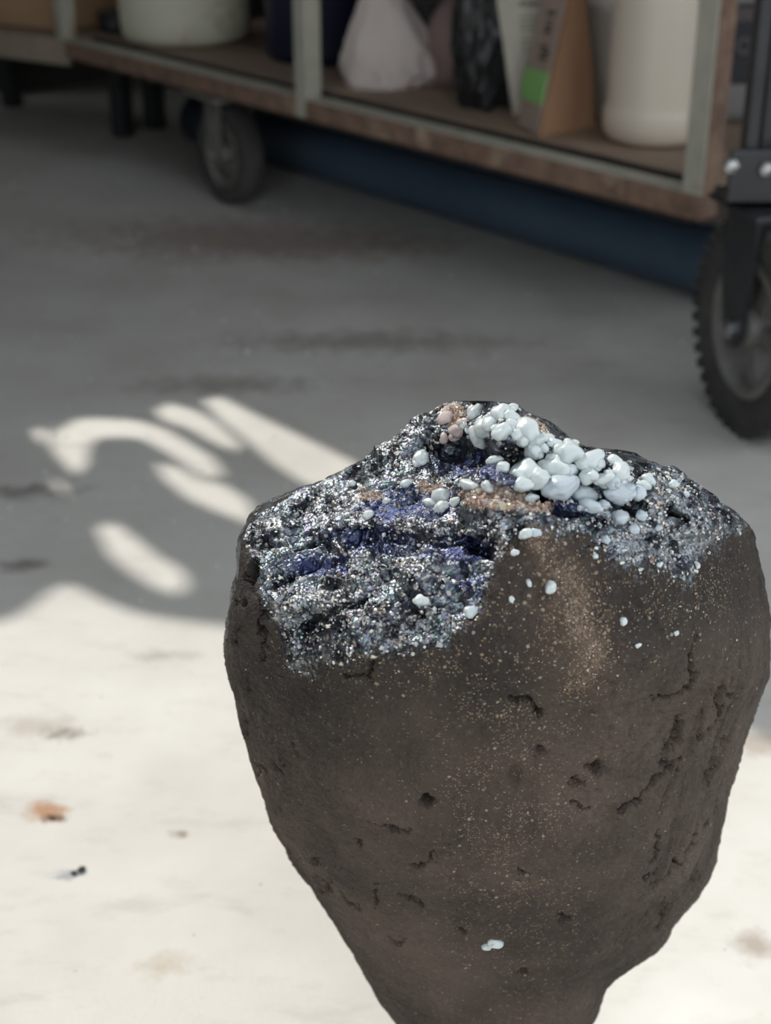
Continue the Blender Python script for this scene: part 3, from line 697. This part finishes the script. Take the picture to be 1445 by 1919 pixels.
# long creases on the lower right flank
fl = blob([(1330, 1450, 110, 330, .35)])
disp = disp - np.clip(ridged(np.stack([P[..., 0] * 1.0 + P[..., 2] * -.35, P[..., 1], P[..., 2] * .10], -1), 75, 3, 60) - .70, 0, 1) * .010 * fl
sel = glaze > .02
Ps = P[sel]; F1, r1 = cells(Ps, 230, 3); F2, r2 = cells(Ps, 520, 9)
gran = np.clip(1 - (F1 / .62) ** 2, 0, 1) * (r1 ** 2) * .0008 + np.clip(1 - (F2 / .6) ** 2, 0, 1) * r2 * .00022
pit = -np.clip(fbm(Ps, 120, 3, 50) - .12, 0, 1) * .007 - np.clip(ridged(Ps * np.array([.6, 1, 1]), 60, 3, 52) - .74, 0, 1) * .008
disp[sel] += (gran + pit) * glaze[sel] * np.where(isf[sel], 1, .6)
sel = tan > .05
F1, r1 = cells(P[sel], 420, 13); disp[sel] += np.clip(1 - (F1 / .6) ** 2, 0, 1) * r1 * .0007 * tan[sel]
# cracks and pinholes
wx = PXf + fbm(P, 200, 4, 70, .7) * 16; wy = PYf + fbm(P, 200, 4, 71, .7) * 16
CRACKS = [([(1305, 1200), (1299, 1235), (1296, 1285), (1262, 1308), (1228, 1322)], 4.5, .007), ([(1276, 1352), (1268, 1385), (1246, 1415)], 5, .007), ([(1258, 1438), (1228, 1458), (1203, 1482), (1190, 1502), (1165, 1520)], 5.5, .009), ([(1272, 1422), (1240, 1430)], 4, .005),
    ([(1352, 1290), (1344, 1330), (1336, 1362), (1308, 1386)], 4.5, .007), ([(1360, 1380), (1345, 1420), (1330, 1470)], 5, .005), ([(1332, 1540), (1300, 1595), (1258, 1645), (1222, 1664)], 4, .006), ([(1254, 1702), (1234, 1742)], 7, .008), ([(1215, 1645), (1235, 1640)], 5, .006),
    ([(1315, 1640), (1300, 1665)], 7, .005), ([(1240, 1560), (1225, 1620)], 3, .004), ([(462, 1345), (462, 1385)], 6, .006), ([(484, 1428), (490, 1446)], 6, .006), ([(515, 1425), (533, 1447)], 4, .005), ([(541, 1588), (556, 1616)], 5, .007), ([(583, 1645), (596, 1652), (612, 1672)], 6, .008),
    ([(636, 1682), (656, 1695), (672, 1706)], 4, .006), ([(786, 1622), (802, 1612), (814, 1596)], 3.5, .005), ([(668, 1570), (677, 1583)], 3.5, .004), ([(702, 1668), (706, 1700)], 3, .004), ([(745, 1687), (775, 1690), (792, 1700)], 3.5, .004), ([(695, 1540), (730, 1550), (770, 1562)], 3, .004),
    ([(650, 1268), (690, 1262), (702, 1235)], 4, .005), ([(960, 1310), (995, 1325), (1010, 1345)], 6, .006), ([(545, 1400), (552, 1420)], 3, .004), ([(493, 1240), (486, 1200), (492, 1160), (478, 1120)], 5, .006), ([(470, 1050), (455, 1075)], 7, .007), ([(440, 1180), (432, 1210)], 7, .007),
    ([(455, 1270), (462, 1300)], 4, .004), ([(1075, 1512), (1105, 1514)], 3, .004), ([(1078, 1475), (1095, 1472)], 3, .004), ([(700, 1020), (760, 1030)], 9, .008), ([(1020, 930), (1060, 955), (1100, 960)], 10, .01), ([(1255, 955), (1290, 972)], 9, .008), ([(1130, 905), (1180, 925)], 8, .008), ([(640, 980), (600, 1010), (560, 1020)], 7, .006),
    ([(560, 1180), (640, 1140), (700, 1120)], 8, .006), ([(870, 1010), (900, 1030)], 9, .008)]
HOLES = [(1120, 1444, 15, 9, .010), (1012, 1412, 11, 7, .006), (800, 1502, 14, 9, .008), (779, 1622, 7, 6, .008), (590, 1614, 7, 7, .008), (606, 1662, 8, 12, .008), (978, 1631, 9, 5, .007), (980, 1826, 10, 8, .006), (1362, 1302, 5, 5, .006), (460, 1080, 10, 16, .009), (447, 1130, 8, 10, .007), (515, 1432, 5, 5, .006),
    (1082, 1464, 5, 4, .005), (865, 1745, 9, 5, .005), (560, 1015, 8, 8, .006), (735, 1185, 9, 12, .006), (620, 1075, 10, 7, .006), (545, 1065, 9, 9, .007), (970, 1460, 14, 22, .003), (1055, 1725, 7, 8, .005), (740, 1765, 10, 6, .004)]
vw = np.array([0, 0, CAMH]) - P; vw /= np.linalg.norm(vw, axis=-1, keepdims=True)
fac_ = np.clip(np.sum(N * vw, -1) / .45, .12, 1)
for poly, w, dep in CRACKS:
    best = np.full(P.shape[:2], 1e9)
    for (x0, y0), (x1, y1) in zip(poly[:-1], poly[1:]):
        L2 = (x1 - x0) ** 2 + (y1 - y0) ** 2; t = np.clip(((wx - x0) * (x1 - x0) + (wy - y0) * (y1 - y0)) / L2, 0, 1)
        best = np.minimum(best, np.hypot(wx - x0 - t * (x1 - x0), wy - y0 - t * (y1 - y0)))
    wv = w * (.62 + .6 * vnoise(P, 260, 77))
    disp -= dep * np.exp(-(best / np.maximum(wv, 1.0)) ** 2) * isf * fac_
for x0, y0, sx, sy, dep in HOLES:
    disp -= dep * np.exp(-(((wx - x0) / sx) ** 2 + ((wy - y0) / sy) ** 2) ** 1.5) * isf * fac_
edge = smooth(0, 30, PYf - 751)
P = P + N * (disp * edge)[..., None]
P[..., 2] = np.maximum(P[..., 2], 0.0)
N = normals(P)
# ---- mesh
V = P.reshape(-1, 3); nv = len(V)
ii = np.arange(NR - 1)[:, None] * NCOL; jj = np.arange(NCOL)[None, :]; j2 = (jj + 1) % NCOL
Fq = np.stack([ii + jj, ii + NCOL + jj, ii + NCOL + j2, ii + j2], -1).reshape(-1, 4)
me = bpy.data.meshes.new('body')
capt = P[0].mean(0); capb = P[-1].mean(0); capb[2] = 0
Vall = np.concatenate([V, capt[None], capb[None]])
k = np.arange(NCOL); k2 = (k + 1) % NCOL
T1 = np.stack([np.full(NCOL, nv), k, k2], -1); T2 = np.stack([np.full(NCOL, nv + 1), (NR - 1) * NCOL + k2, (NR - 1) * NCOL + k], -1)
nl = Fq.size + T1.size + T2.size
me.vertices.add(len(Vall)); me.vertices.foreach_set('co', Vall.astype(np.float32).ravel())
me.loops.add(nl); me.loops.foreach_set('vertex_index', np.concatenate([Fq.ravel(), T1.ravel(), T2.ravel()]).astype(np.int32))
npoly = len(Fq) + 2 * NCOL; starts = np.concatenate([np.arange(len(Fq)) * 4, len(Fq) * 4 + np.arange(2 * NCOL) * 3])
me.polygons.add(npoly); me.polygons.foreach_set('loop_start', starts.astype(np.int32))
me.update(calc_edges=True); me.validate(); me.shade_smooth()
bmt = bmesh.new(); bmt.from_mesh(me)
if bmt.calc_volume(signed=True) < 0: me.flip_normals()
bmt.free()
def attr(name, arr):
    a = me.attributes.new(name, 'FLOAT', 'POINT'); a.data.foreach_set('value', np.concatenate([arr.ravel(), [0, 0]]).astype(np.float32))
char = np.clip(np.maximum(smooth(330, 20, PYf - gl_y + wob * 2.2) * .75, blob([(900, 1250, 160, 170, 0), (1180, 1130, 150, 130, 0)])), 0, 1) * np.where(isf, 1, 0)
for nme, arr in (('char', char), ('glaze', glaze), ('blue', blue), ('brown', brown), ('tan', tan), ('speck', speck)): attr(nme, arr)

def body_material():
    m, nt, b = new_mat('stoneware_with_iridescent_glaze')
    tc = nd(nt, 'ShaderNodeTexCoord'); vec = tc.outputs['Object']
    def noise(s, dt=5.0, r=.6):
        n = nd(nt, 'ShaderNodeTexNoise', Scale=s, Detail=min(dt, 3.0), Roughness=r); nt.links.new(vec, n.inputs['Vector']); return n.outputs['Fac']
    def at(n): return nd(nt, 'ShaderNodeAttribute', attribute_name=n).outputs['Fac']
    rag = math_(nt, 'ADD', math_(nt, 'MULTIPLY', math_(nt, 'SUBTRACT', noise(160, 4, .75), .5), 1.5), math_(nt, 'MULTIPLY', math_(nt, 'SUBTRACT', noise(620, 3, .7), .5), 1.6))
    gl = maprange(nt, math_(nt, 'ADD', at('glaze'), math_(nt, 'MULTIPLY', rag, math_(nt, 'LESS_THAN', at('glaze'), .985))), .36, .64)
    bl, br, tn, spk = at('blue'), at('brown'), at('tan'), at('speck')
    clay = mixc(nt, maprange(nt, noise(13, 7, .65), .38, .62), (.092, .069, .054), (.048, .037, .030))
    clay = mixc(nt, math_(nt, 'MULTIPLY', at('char'), .8), clay, (.018, .0155, .0145))
    clay = mixc(nt, math_(nt, 'MULTIPLY', maprange(nt, noise(420, 3), .58, .72), .35), clay, (.17, .13, .10))
    # pale flecks of ash, denser where 'speck' and 'tan' are high
    vo = nd(nt, 'ShaderNodeTexVoronoi', Scale=640.0); nt.links.new(vec, vo.inputs['Vector'])
    sel = nd(nt, 'ShaderNodeSeparateColor'); nt.links.new(vo.outputs['Color'], sel.inputs[0])
    dens = math_(nt, 'ADD', math_(nt, 'MULTIPLY', math_(nt, 'MULTIPLY', spk, maprange(nt, noise(75, 4), .42, .68)), .16), math_(nt, 'ADD', math_(nt, 'MULTIPLY', math_(nt, 'MULTIPLY', tn, maprange(nt, noise(110, 4), .30, .62)), .5), .003))
    pick = math_(nt, 'LESS_THAN', sel.outputs[0], dens)
    small = math_(nt, 'LESS_THAN', vo.outputs['Distance'], math_(nt, 'MULTIPLY_ADD', sel.outputs[1], .34, .20))
    fleck = math_(nt, 'MULTIPLY', pick, small)
    fcol = mixc(nt, sel.outputs[2], (.26, .18, .11), (.26, .25, .21))
    col = mixc(nt, fleck, clay, fcol)
    vs_ = nd(nt, 'ShaderNodeTexVoronoi', Scale=1250.0); nt.links.new(vec, vs_.inputs['Vector'])
    ss_ = nd(nt, 'ShaderNodeSeparateColor'); nt.links.new(vs_.outputs['Color'], ss_.inputs[0])
    dens2 = math_(nt, 'ADD', math_(nt, 'MULTIPLY', math_(nt, 'MULTIPLY', spk, maprange(nt, noise(60, 5, .7), .40, .66)), .55), math_(nt, 'ADD', math_(nt, 'MULTIPLY', math_(nt, 'MULTIPLY', tn, maprange(nt, noise(95, 5, .7), .32, .6)), .9), .012))
    f2 = math_(nt, 'MULTIPLY', math_(nt, 'LESS_THAN', ss_.outputs[0], dens2), math_(nt, 'LESS_THAN', vs_.outputs['Distance'], math_(nt, 'MULTIPLY_ADD', ss_.outputs[1], .35, .25)))
    col = mixc(nt, f2, col, mixc(nt, ss_.outputs[2], (.19, .125, .07), (.20, .17, .13)))
    col = mixc(nt, math_(nt, 'MULTIPLY', math_(nt, 'MULTIPLY', tn, maprange(nt, noise(70, 5, .7), .36, .62)), .55), col, (.25, .175, .12))
    # glaze
    v2 = nd(nt, 'ShaderNodeTexVoronoi', Scale=700.0); nt.links.new(vec, v2.inputs['Vector'])
    s2 = nd(nt, 'ShaderNodeSeparateColor'); nt.links.new(v2.outputs['Color'], s2.inputs[0])
    gcol = mixc(nt, s2.outputs[0], (.085, .09, .10), (.27, .285, .30))
    hs = nd(nt, 'ShaderNodeCombineColor', mode='HSV'); nt.links.new(maprange(nt, s2.outputs[1], 0, 1, .40, .78), hs.inputs[0]); hs.inputs[1].default_value = .62; hs.inputs[2].default_value = .26
    gcol = mixc(nt, math_(nt, 'MULTIPLY', maprange(nt, noise(45, 4), .42, .62), .32), gcol, hs.outputs[0])
    gcol = mixc(nt, maprange(nt, noise(120, 4), .47, .6), gcol, (.018, .020, .026))
    gcol = mixc(nt, math_(nt, 'MULTIPLY', math_(nt, 'GREATER_THAN', s2.outputs[1], .93), .7), gcol, (.42, .40, .36))
    gcol = mixc(nt, math_(nt, 'MULTIPLY', bl, .7), gcol, (.030, .040, .115))
    rust = mixc(nt, s2.outputs[2], (.19, .095, .05), (.46, .36, .28))
    gcol = mixc(nt, br, gcol, rust)
    col = mixc(nt, gl, col, gcol)
    nt.links.new(col, b.inputs['Base Color'])
    ngl = math_(nt, 'MULTIPLY', gl, math_(nt, 'SUBTRACT', 1.0, math_(nt, 'MULTIPLY', br, .85)))
    nt.links.new(math_(nt, 'MULTIPLY', ngl, .92), b.inputs['Metallic'])
    groughn = maprange(nt, noise(60, 4), .35, .65, .34, .52)
    rg = nd(nt, 'ShaderNodeMix'); rg.data_type = 'FLOAT'; nt.links.new(ngl, rg.inputs[0]); rg.inputs[2].default_value = .82; nt.links.new(groughn, rg.inputs[3])
    nt.links.new(rg.outputs[0], b.inputs['Roughness'])
    nt.links.new(math_(nt, 'MULTIPLY_ADD', ngl, .45, .22), b.inputs['Specular IOR Level'])
    if 'Thin Film Thickness' in b.inputs:
        nt.links.new(math_(nt, 'MULTIPLY', ngl, maprange(nt, noise(35, 5, .7), .3, .7, 220, 620)), b.inputs['Thin Film Thickness'])
        b.inputs['Thin Film IOR'].default_value = 1.7
    hb = math_(nt, 'MULTIPLY', math_(nt, 'ADD', math_(nt, 'MULTIPLY', noise(900, 3), .7), math_(nt, 'MULTIPLY', noise(330, 4), 1.2)), math_(nt, 'SUBTRACT', 1.0, math_(nt, 'MULTIPLY', gl, .88)))
    cellh = math_(nt, 'MULTIPLY', math_(nt, 'SUBTRACT', 1.0, v2.outputs['Distance']), math_(nt, 'MULTIPLY', gl, .22))
    bp = nd(nt, 'ShaderNodeBump', Strength=.9, Distance=.0020); nt.links.new(math_(nt, 'ADD', hb, cellh), bp.inputs['Height'])
    nt.links.new(bp.outputs['Normal'], b.inputs['Normal'])
    return m
BODYM = body_material(); me.materials.append(BODYM)
base_c = np.array([float(P[-1][:, 0].mean()), YC, 0.0])
boulder = empty('ceramic_boulder', (0, 0, 0))
tag(boulder, 'dark lumpy ceramic boulder tapering downward, its top crusted with glittering glaze and white beads', 'sculpture')
boulder.location = tuple(base_c)
body = bpy.data.objects.new('body', me); link(body, boulder); body.location = tuple(-base_c)
tag(body, 'brown black cracked clay with sparkling blue black glaze on top')

# ---- white glass beads: each a part of its own, set into the crust
def surf(px_, py_):
    r = int(np.clip(np.searchsorted(py, py_), 1, NR - 2)); c = np.clip((cc[r] - px_) / aa[r], -.999, .999)
    j = int(round(math.acos(c) / math.pi * (NF - 1))); j = min(max(j, 2), NF - 3)
    return P[r, j], N[r - 1:r + 2, j - 2:j + 3].mean((0, 1))
def mat_bead(name, c, c2):
    m = mat(name, c, c2, rough=.26, scale=220, bump=.12, bscale=420)
    b = m.node_tree.nodes['Principled BSDF']; b.inputs['Subsurface Weight'].default_value = .35; b.inputs['Subsurface Radius'].default_value = (.9, 1, 1.1); b.inputs['Subsurface Scale'].default_value = .0015
    b.inputs['Coat Weight'].default_value = .4; b.inputs['Coat Roughness'].default_value = .08
    return m
BEADS = [mat_bead('milky_glass', (.56, .60, .59), (.47, .52, .52)), mat_bead('pinkish_glass', (.58, .49, .45), (.5, .41, .38)), mat_bead('bluish_glass', (.46, .51, .54), (.38, .43, .46))]
bead_mesh = []
for v_ in range(18):
    bm = bmesh.new(); bmesh.ops.create_icosphere(bm, subdivisions=4, radius=1.0)
    Q = np.array([v.co[:] for v in bm.verts]); Q *= (1 + .36 * fbm(Q + v_ * 5.1, 1.0, 2, v_, .35) + .035 * fbm(Q + v_, 3.0, 2, v_ + 50))[:, None]
    if v_ % 3 == 0:                       # fused double bead
        q2 = Q * .7 + np.array([.65, .25, .1]); Q = np.where((np.linalg.norm(q2, axis=1) > 1)[:, None] & (Q[:, :1] > .2), q2, Q)
    for v, q in zip(bm.verts, Q): v.co = q
    mm = bpy.data.meshes.new('glass_bead'); bm.to_mesh(mm); bm.free(); mm.shade_smooth(); mm.materials.append(BEADS[0]); bead_mesh.append(mm)
T3 = lambda L: [(780 + .36 * x, 740 + .36 * y, .36 * a, .36 * b) for x, y, a, b in L]
BL = T3([(310, 100, 42, 32), (350, 160, 60, 40), (430, 100, 50, 35), (500, 70, 22, 18), (490, 112, 40, 28), (440, 185, 45, 35), (215, 180, 45, 30), (145, 115, 35, 30), (135, 215, 22, 24), (190, 225, 25, 20), (245, 145, 25, 18), (310, 225, 50, 25), (385, 150, 38, 32), (505, 155, 35, 28),
    (580, 195, 65, 55), (625, 240, 40, 30), (620, 285, 45, 35), (685, 235, 28, 18), (705, 265, 35, 22), (820, 258, 24, 18), (785, 310, 60, 42), (900, 352, 65, 35), (940, 345, 35, 40), (870, 360, 40, 25), (1020, 355, 50, 18), (1080, 365, 22, 18), (1045, 405, 50, 42), (1115, 410, 28, 18), (735, 375, 80, 50),
    (700, 390, 50, 40), (770, 400, 50, 35), (585, 410, 75, 62), (640, 430, 60, 45), (735, 460, 75, 52), (820, 380, 20, 20), (540, 430, 40, 30), (410, 380, 35, 25), (440, 410, 35, 25), (895, 425, 65, 25), (970, 425, 45, 25), (860, 520, 70, 35), (1010, 490, 50, 35), (1070, 490, 65, 40), (1100, 475, 50, 25),
    (1165, 505, 40, 30), (1070, 525, 50, 30), (1230, 420, 32, 25), (1210, 455, 35, 22), (900, 580, 50, 25), (980, 570, 45, 18), (580, 465, 45, 18), (600, 525, 30, 18), (30, 325, 35, 40), (5, 340, 25, 30), (300, 465, 70, 20), (130, 520, 75, 24), (380, 470, 50, 18), (200, 560, 36, 16), (550, 485, 42, 15), (60, 540, 50, 18)])
BL += [(875, 1147, 11, 10), (1033, 1100, 9, 9), (1170, 1165, 7, 6), (690, 963, 8, 8), (790, 1127, 12, 8), (1190, 992, 9, 8), (1165, 970, 20, 9), (1205, 962, 11, 8), (1140, 1010, 8, 6), (1232, 990, 6, 5), (1305, 1060, 5, 5), (1060, 960, 12, 7), (963, 1035, 6, 6), (992, 1092, 5, 6), (958, 1122, 5, 5), (1200, 1212, 5, 4), (1272, 1188, 5, 4), (985, 1000, 12, 8), (1004, 998, 9, 7), (930, 1765, 12, 7), (912, 1776, 12, 5), (1230, 1058, 5, 4), (1118, 1040, 5, 5), (830, 950, 16, 7), (760, 905, 9, 6), (720, 930, 8, 6), (660, 905, 7, 5), (1262, 905, 8, 7), (1285, 925, 6, 5), (1180, 890, 9, 8), (1150, 865, 9, 7), (1215, 905, 8, 7)]
random.seed(21)
sat = []
for bx_, by_, rx, ry in BL:
    if rx > 13 and rx < ry * 2.2:
        for q_ in range(2):
            t_ = random.uniform(0, 6.28); k_ = random.uniform(.35, .6); sat.append((bx_ + rx * .95 * math.cos(t_), by_ + ry * .95 * math.sin(t_), ry * k_ * 1.15, ry * k_))
BL += sat
for i, (bx_, by_, rx, ry) in enumerate(BL):
    if rx > ry * 2.2: rx, ry = rx * .72, ry * 1.2
    q, n = surf(bx_, by_); dist = np.linalg.norm(q - np.array([0, 0, CAMH])); s = dist / FPX
    o = bpy.data.objects.new('glass_bead', bead_mesh[i % 18]); link(o, boulder)
    Z = Vector(n); Xa = Vector((1, 0, 0)); Xa = (Xa - Z * Xa.dot(Z)).normalized(); Ya = Z.cross(Xa)
    Rm = Matrix((Xa, Ya, Z)).transposed() @ Matrix.Rotation(random.uniform(-.5, .5), 3, 'Z')
    o.rotation_euler = Rm.to_euler()
    fx, fy = rx * s * 1.12, ry * s * 1.35; hz = (fx * fy) ** .5 * .9
    o.scale = (fx, fy, hz); o.location = tuple(q + n * hz * .34 - base_c)
    pink = (800 < bx_ < 880 and by_ < 830 and i in (6, 7, 8, 9, 10)); blu = by_ > 905 and bx_ > 1000 and by_ < 1020
    if pink or blu:
        o.material_slots[0].link = 'OBJECT'; o.material_slots[0].material = BEADS[1 if pink else 2]

# ---- sparkling crust grains, too many to count
ncand = 60000
fx = RNG.uniform(430, 1425, ncand); fy = RNG.uniform(752, 1300, ncand)
r_i = np.clip(np.searchsorted(py, fy), 2, NR - 3); cq = (cc[r_i] - fx) / aa[r_i]; ok = np.abs(cq) < .995
j_i = np.clip(np.round(np.arccos(np.clip(cq, -1, 1)) / math.pi * (NF - 1)).astype(int), 2, NF - 3)
cl = fbm(np.stack([fx, fy, fy * 0], -1), .02, 3, 90) * .5 + .5
pr_ = np.maximum(glaze[r_i, j_i] * (.05 + .17 * smooth(.42, .72, cl)), np.maximum(brown[r_i, j_i] * .55, tan[r_i, j_i] * .10))
pr_ = np.maximum(pr_, speck[r_i, j_i] * .02)
pr_ *= np.where((fx > 1080) & (fy > 850), 2.4, 1.0)
ok &= RNG.uniform(0, 1, ncand) < pr_
r_i, j_i = r_i[ok], j_i[ok]; ng = len(r_i)
bmi = bmesh.new(); bmesh.ops.create_icosphere(bmi, subdivisions=1, radius=1.0); bmi.verts.ensure_lookup_table()
IV = np.array([v.co[:] for v in bmi.verts]); IF = np.array([[v.index for v in f.verts] for f in bmi.faces]); bmi.free()
rad = RNG.uniform(.00022, .00062, ng) * np.where(RNG.uniform(0, 1, ng) < .1, 1.7, 1.0); rad = np.where(brown[r_i, j_i] > .4, rad * 1.3, rad); rad = np.where(glaze[r_i, j_i] < .3, rad * .55, rad)
off = P[r_i, j_i] + N[r_i, j_i] * (rad * .3)[:, None]
rnd3 = RNG.uniform(.6, 1.3, (ng, len(IV), 1))
GV = (off[:, None, :] + IV[None] * rnd3 * rad[:, None, None] * RNG.uniform(.7, 1.4, (ng, 1, 3))).reshape(-1, 3)
GF = (IF[None] + (np.arange(ng) * len(IV))[:, None, None]).reshape(-1, 3)
gm = bpy.data.meshes.new('crust_grains'); gm.from_pydata(GV.tolist(), [], GF.tolist()); gm.update()
tone = RNG.uniform(0, 1, ng); rustg = np.where(brown[r_i, j_i] > .35, RNG.uniform(.3, 1, ng), 0); rustg = np.maximum(rustg, np.where(glaze[r_i, j_i] < .3, RNG.uniform(.5, .95, ng), 0)); rustg = np.maximum(rustg, np.where(RNG.uniform(0, 1, ng) < .12, .7, 0))
for nme, arr in (('tone', tone), ('rust', rustg)):
    a = gm.attributes.new(nme, 'FLOAT', 'POINT'); a.data.foreach_set('value', np.repeat(arr, len(IV)).astype(np.float32))
m, nt, b = new_mat('sparkling_grain')
ta = nd(nt, 'ShaderNodeAttribute', attribute_name='tone').outputs['Fac']; ra = nd(nt, 'ShaderNodeAttribute', attribute_name='rust').outputs['Fac']
rp = nd(nt, 'ShaderNodeValToRGB'); nt.links.new(ta, rp.inputs[0]); els = rp.color_ramp.elements
els[0].color = (.10, .11, .12, 1); els[1].color = (.66, .64, .58, 1)
for pos, c_ in ((.3, (.24, .25, .26, 1)), (.55, (.40, .43, .45, 1)), (.8, (.56, .53, .47, 1))): e_ = els.new(pos); e_.color = c_
nt.links.new(mixc(nt, ra, rp.outputs['Color'], (.34, .21, .13)), b.inputs['Base Color'])
b.inputs['Roughness'].default_value = .28; b.inputs['Specular IOR Level'].default_value = .7; b.inputs['Coat Weight'].default_value = .5; b.inputs['Coat Roughness'].default_value = .05
if 'Thin Film Thickness' in b.inputs:
    nt.links.new(maprange(nt, ta, 0, 1, 250, 700), b.inputs['Thin Film Thickness']); b.inputs['Thin Film IOR'].default_value = 1.8
gm.materials.append(m)
go = bpy.data.objects.new('crust_grains', gm); link(go, boulder); go.location = tuple(-base_c); tag(go, 'fine sparkling grains of the crust', kind='stuff')

# ------------------------------------------------------------------ BITS ON THE FLOOR
def chip(name, label, px, py, size, material, seed, cat='debris', flat=.5):
    bm = bmesh.new(); bmesh.ops.create_icosphere(bm, subdivisions=2, radius=1.0)
    P = np.array([v.co[:] for v in bm.verts]); P *= (1 + .35 * fbm(P + seed, 1.3, 3, seed))[:, None]
    P *= np.array([size, size * .7, size * flat]); P[:, 2] -= P[:, 2].min()
    for v, p in zip(bm.verts, P): v.co = p
    c = onz(px, py); o = bm_obj(name, bm, material, None, loc=(c[0], c[1], 0), rot=(0, 0, seed)); return tag(o, label, cat)
CHALK = mat('chalk_white', (.80, .80, .78), rough=.6, scale=30)
SOOT = mat('soot_black', (.02, .023, .026), rough=.6, scale=30)
chip('plaster_chip', 'small white plaster chip on the shaded floor above the light patches', 463, 661, .0042, CHALK, 3)
chip('plaster_chip', 'tiny pale chip on the dark floor under the cart rail', 635, 347, .006, mat('pale_chip', (.35, .36, .36), rough=.6), 8)
chip('crumb', 'black crumb on the sunlit floor at the lower left', 153, 1632, .0028, SOOT, 4)
chip('crumb', 'grey crumb just left of the black crumb', 139, 1638, .0022, SOOT, 6)
chip('rust_flake', 'dark rust flake lying in the orange stain', 97, 1533, .003, mat('rust_flake', (.16, .08, .04), rough=.9), 12, flat=.3)
bmg = bmesh.new()
for k in range(420):
    px, py = random.uniform(0, 1445), random.uniform(280, 1150)
    c = onz(px, py)
    if c[:2] @ B2 > 1.42: continue
    r = random.choice((.0006, .0008, .001, .0014)) * (c[1] / 1.4)
    bmesh.ops.create_icosphere(bmg, subdivisions=1, radius=r, matrix=Matrix.Translation((c[0], c[1], r * .8)))
tag(bm_obj('floor_grit', bmg, CHALK), 'fine pale grit scattered over the shaded floor', 'grit', kind='stuff')
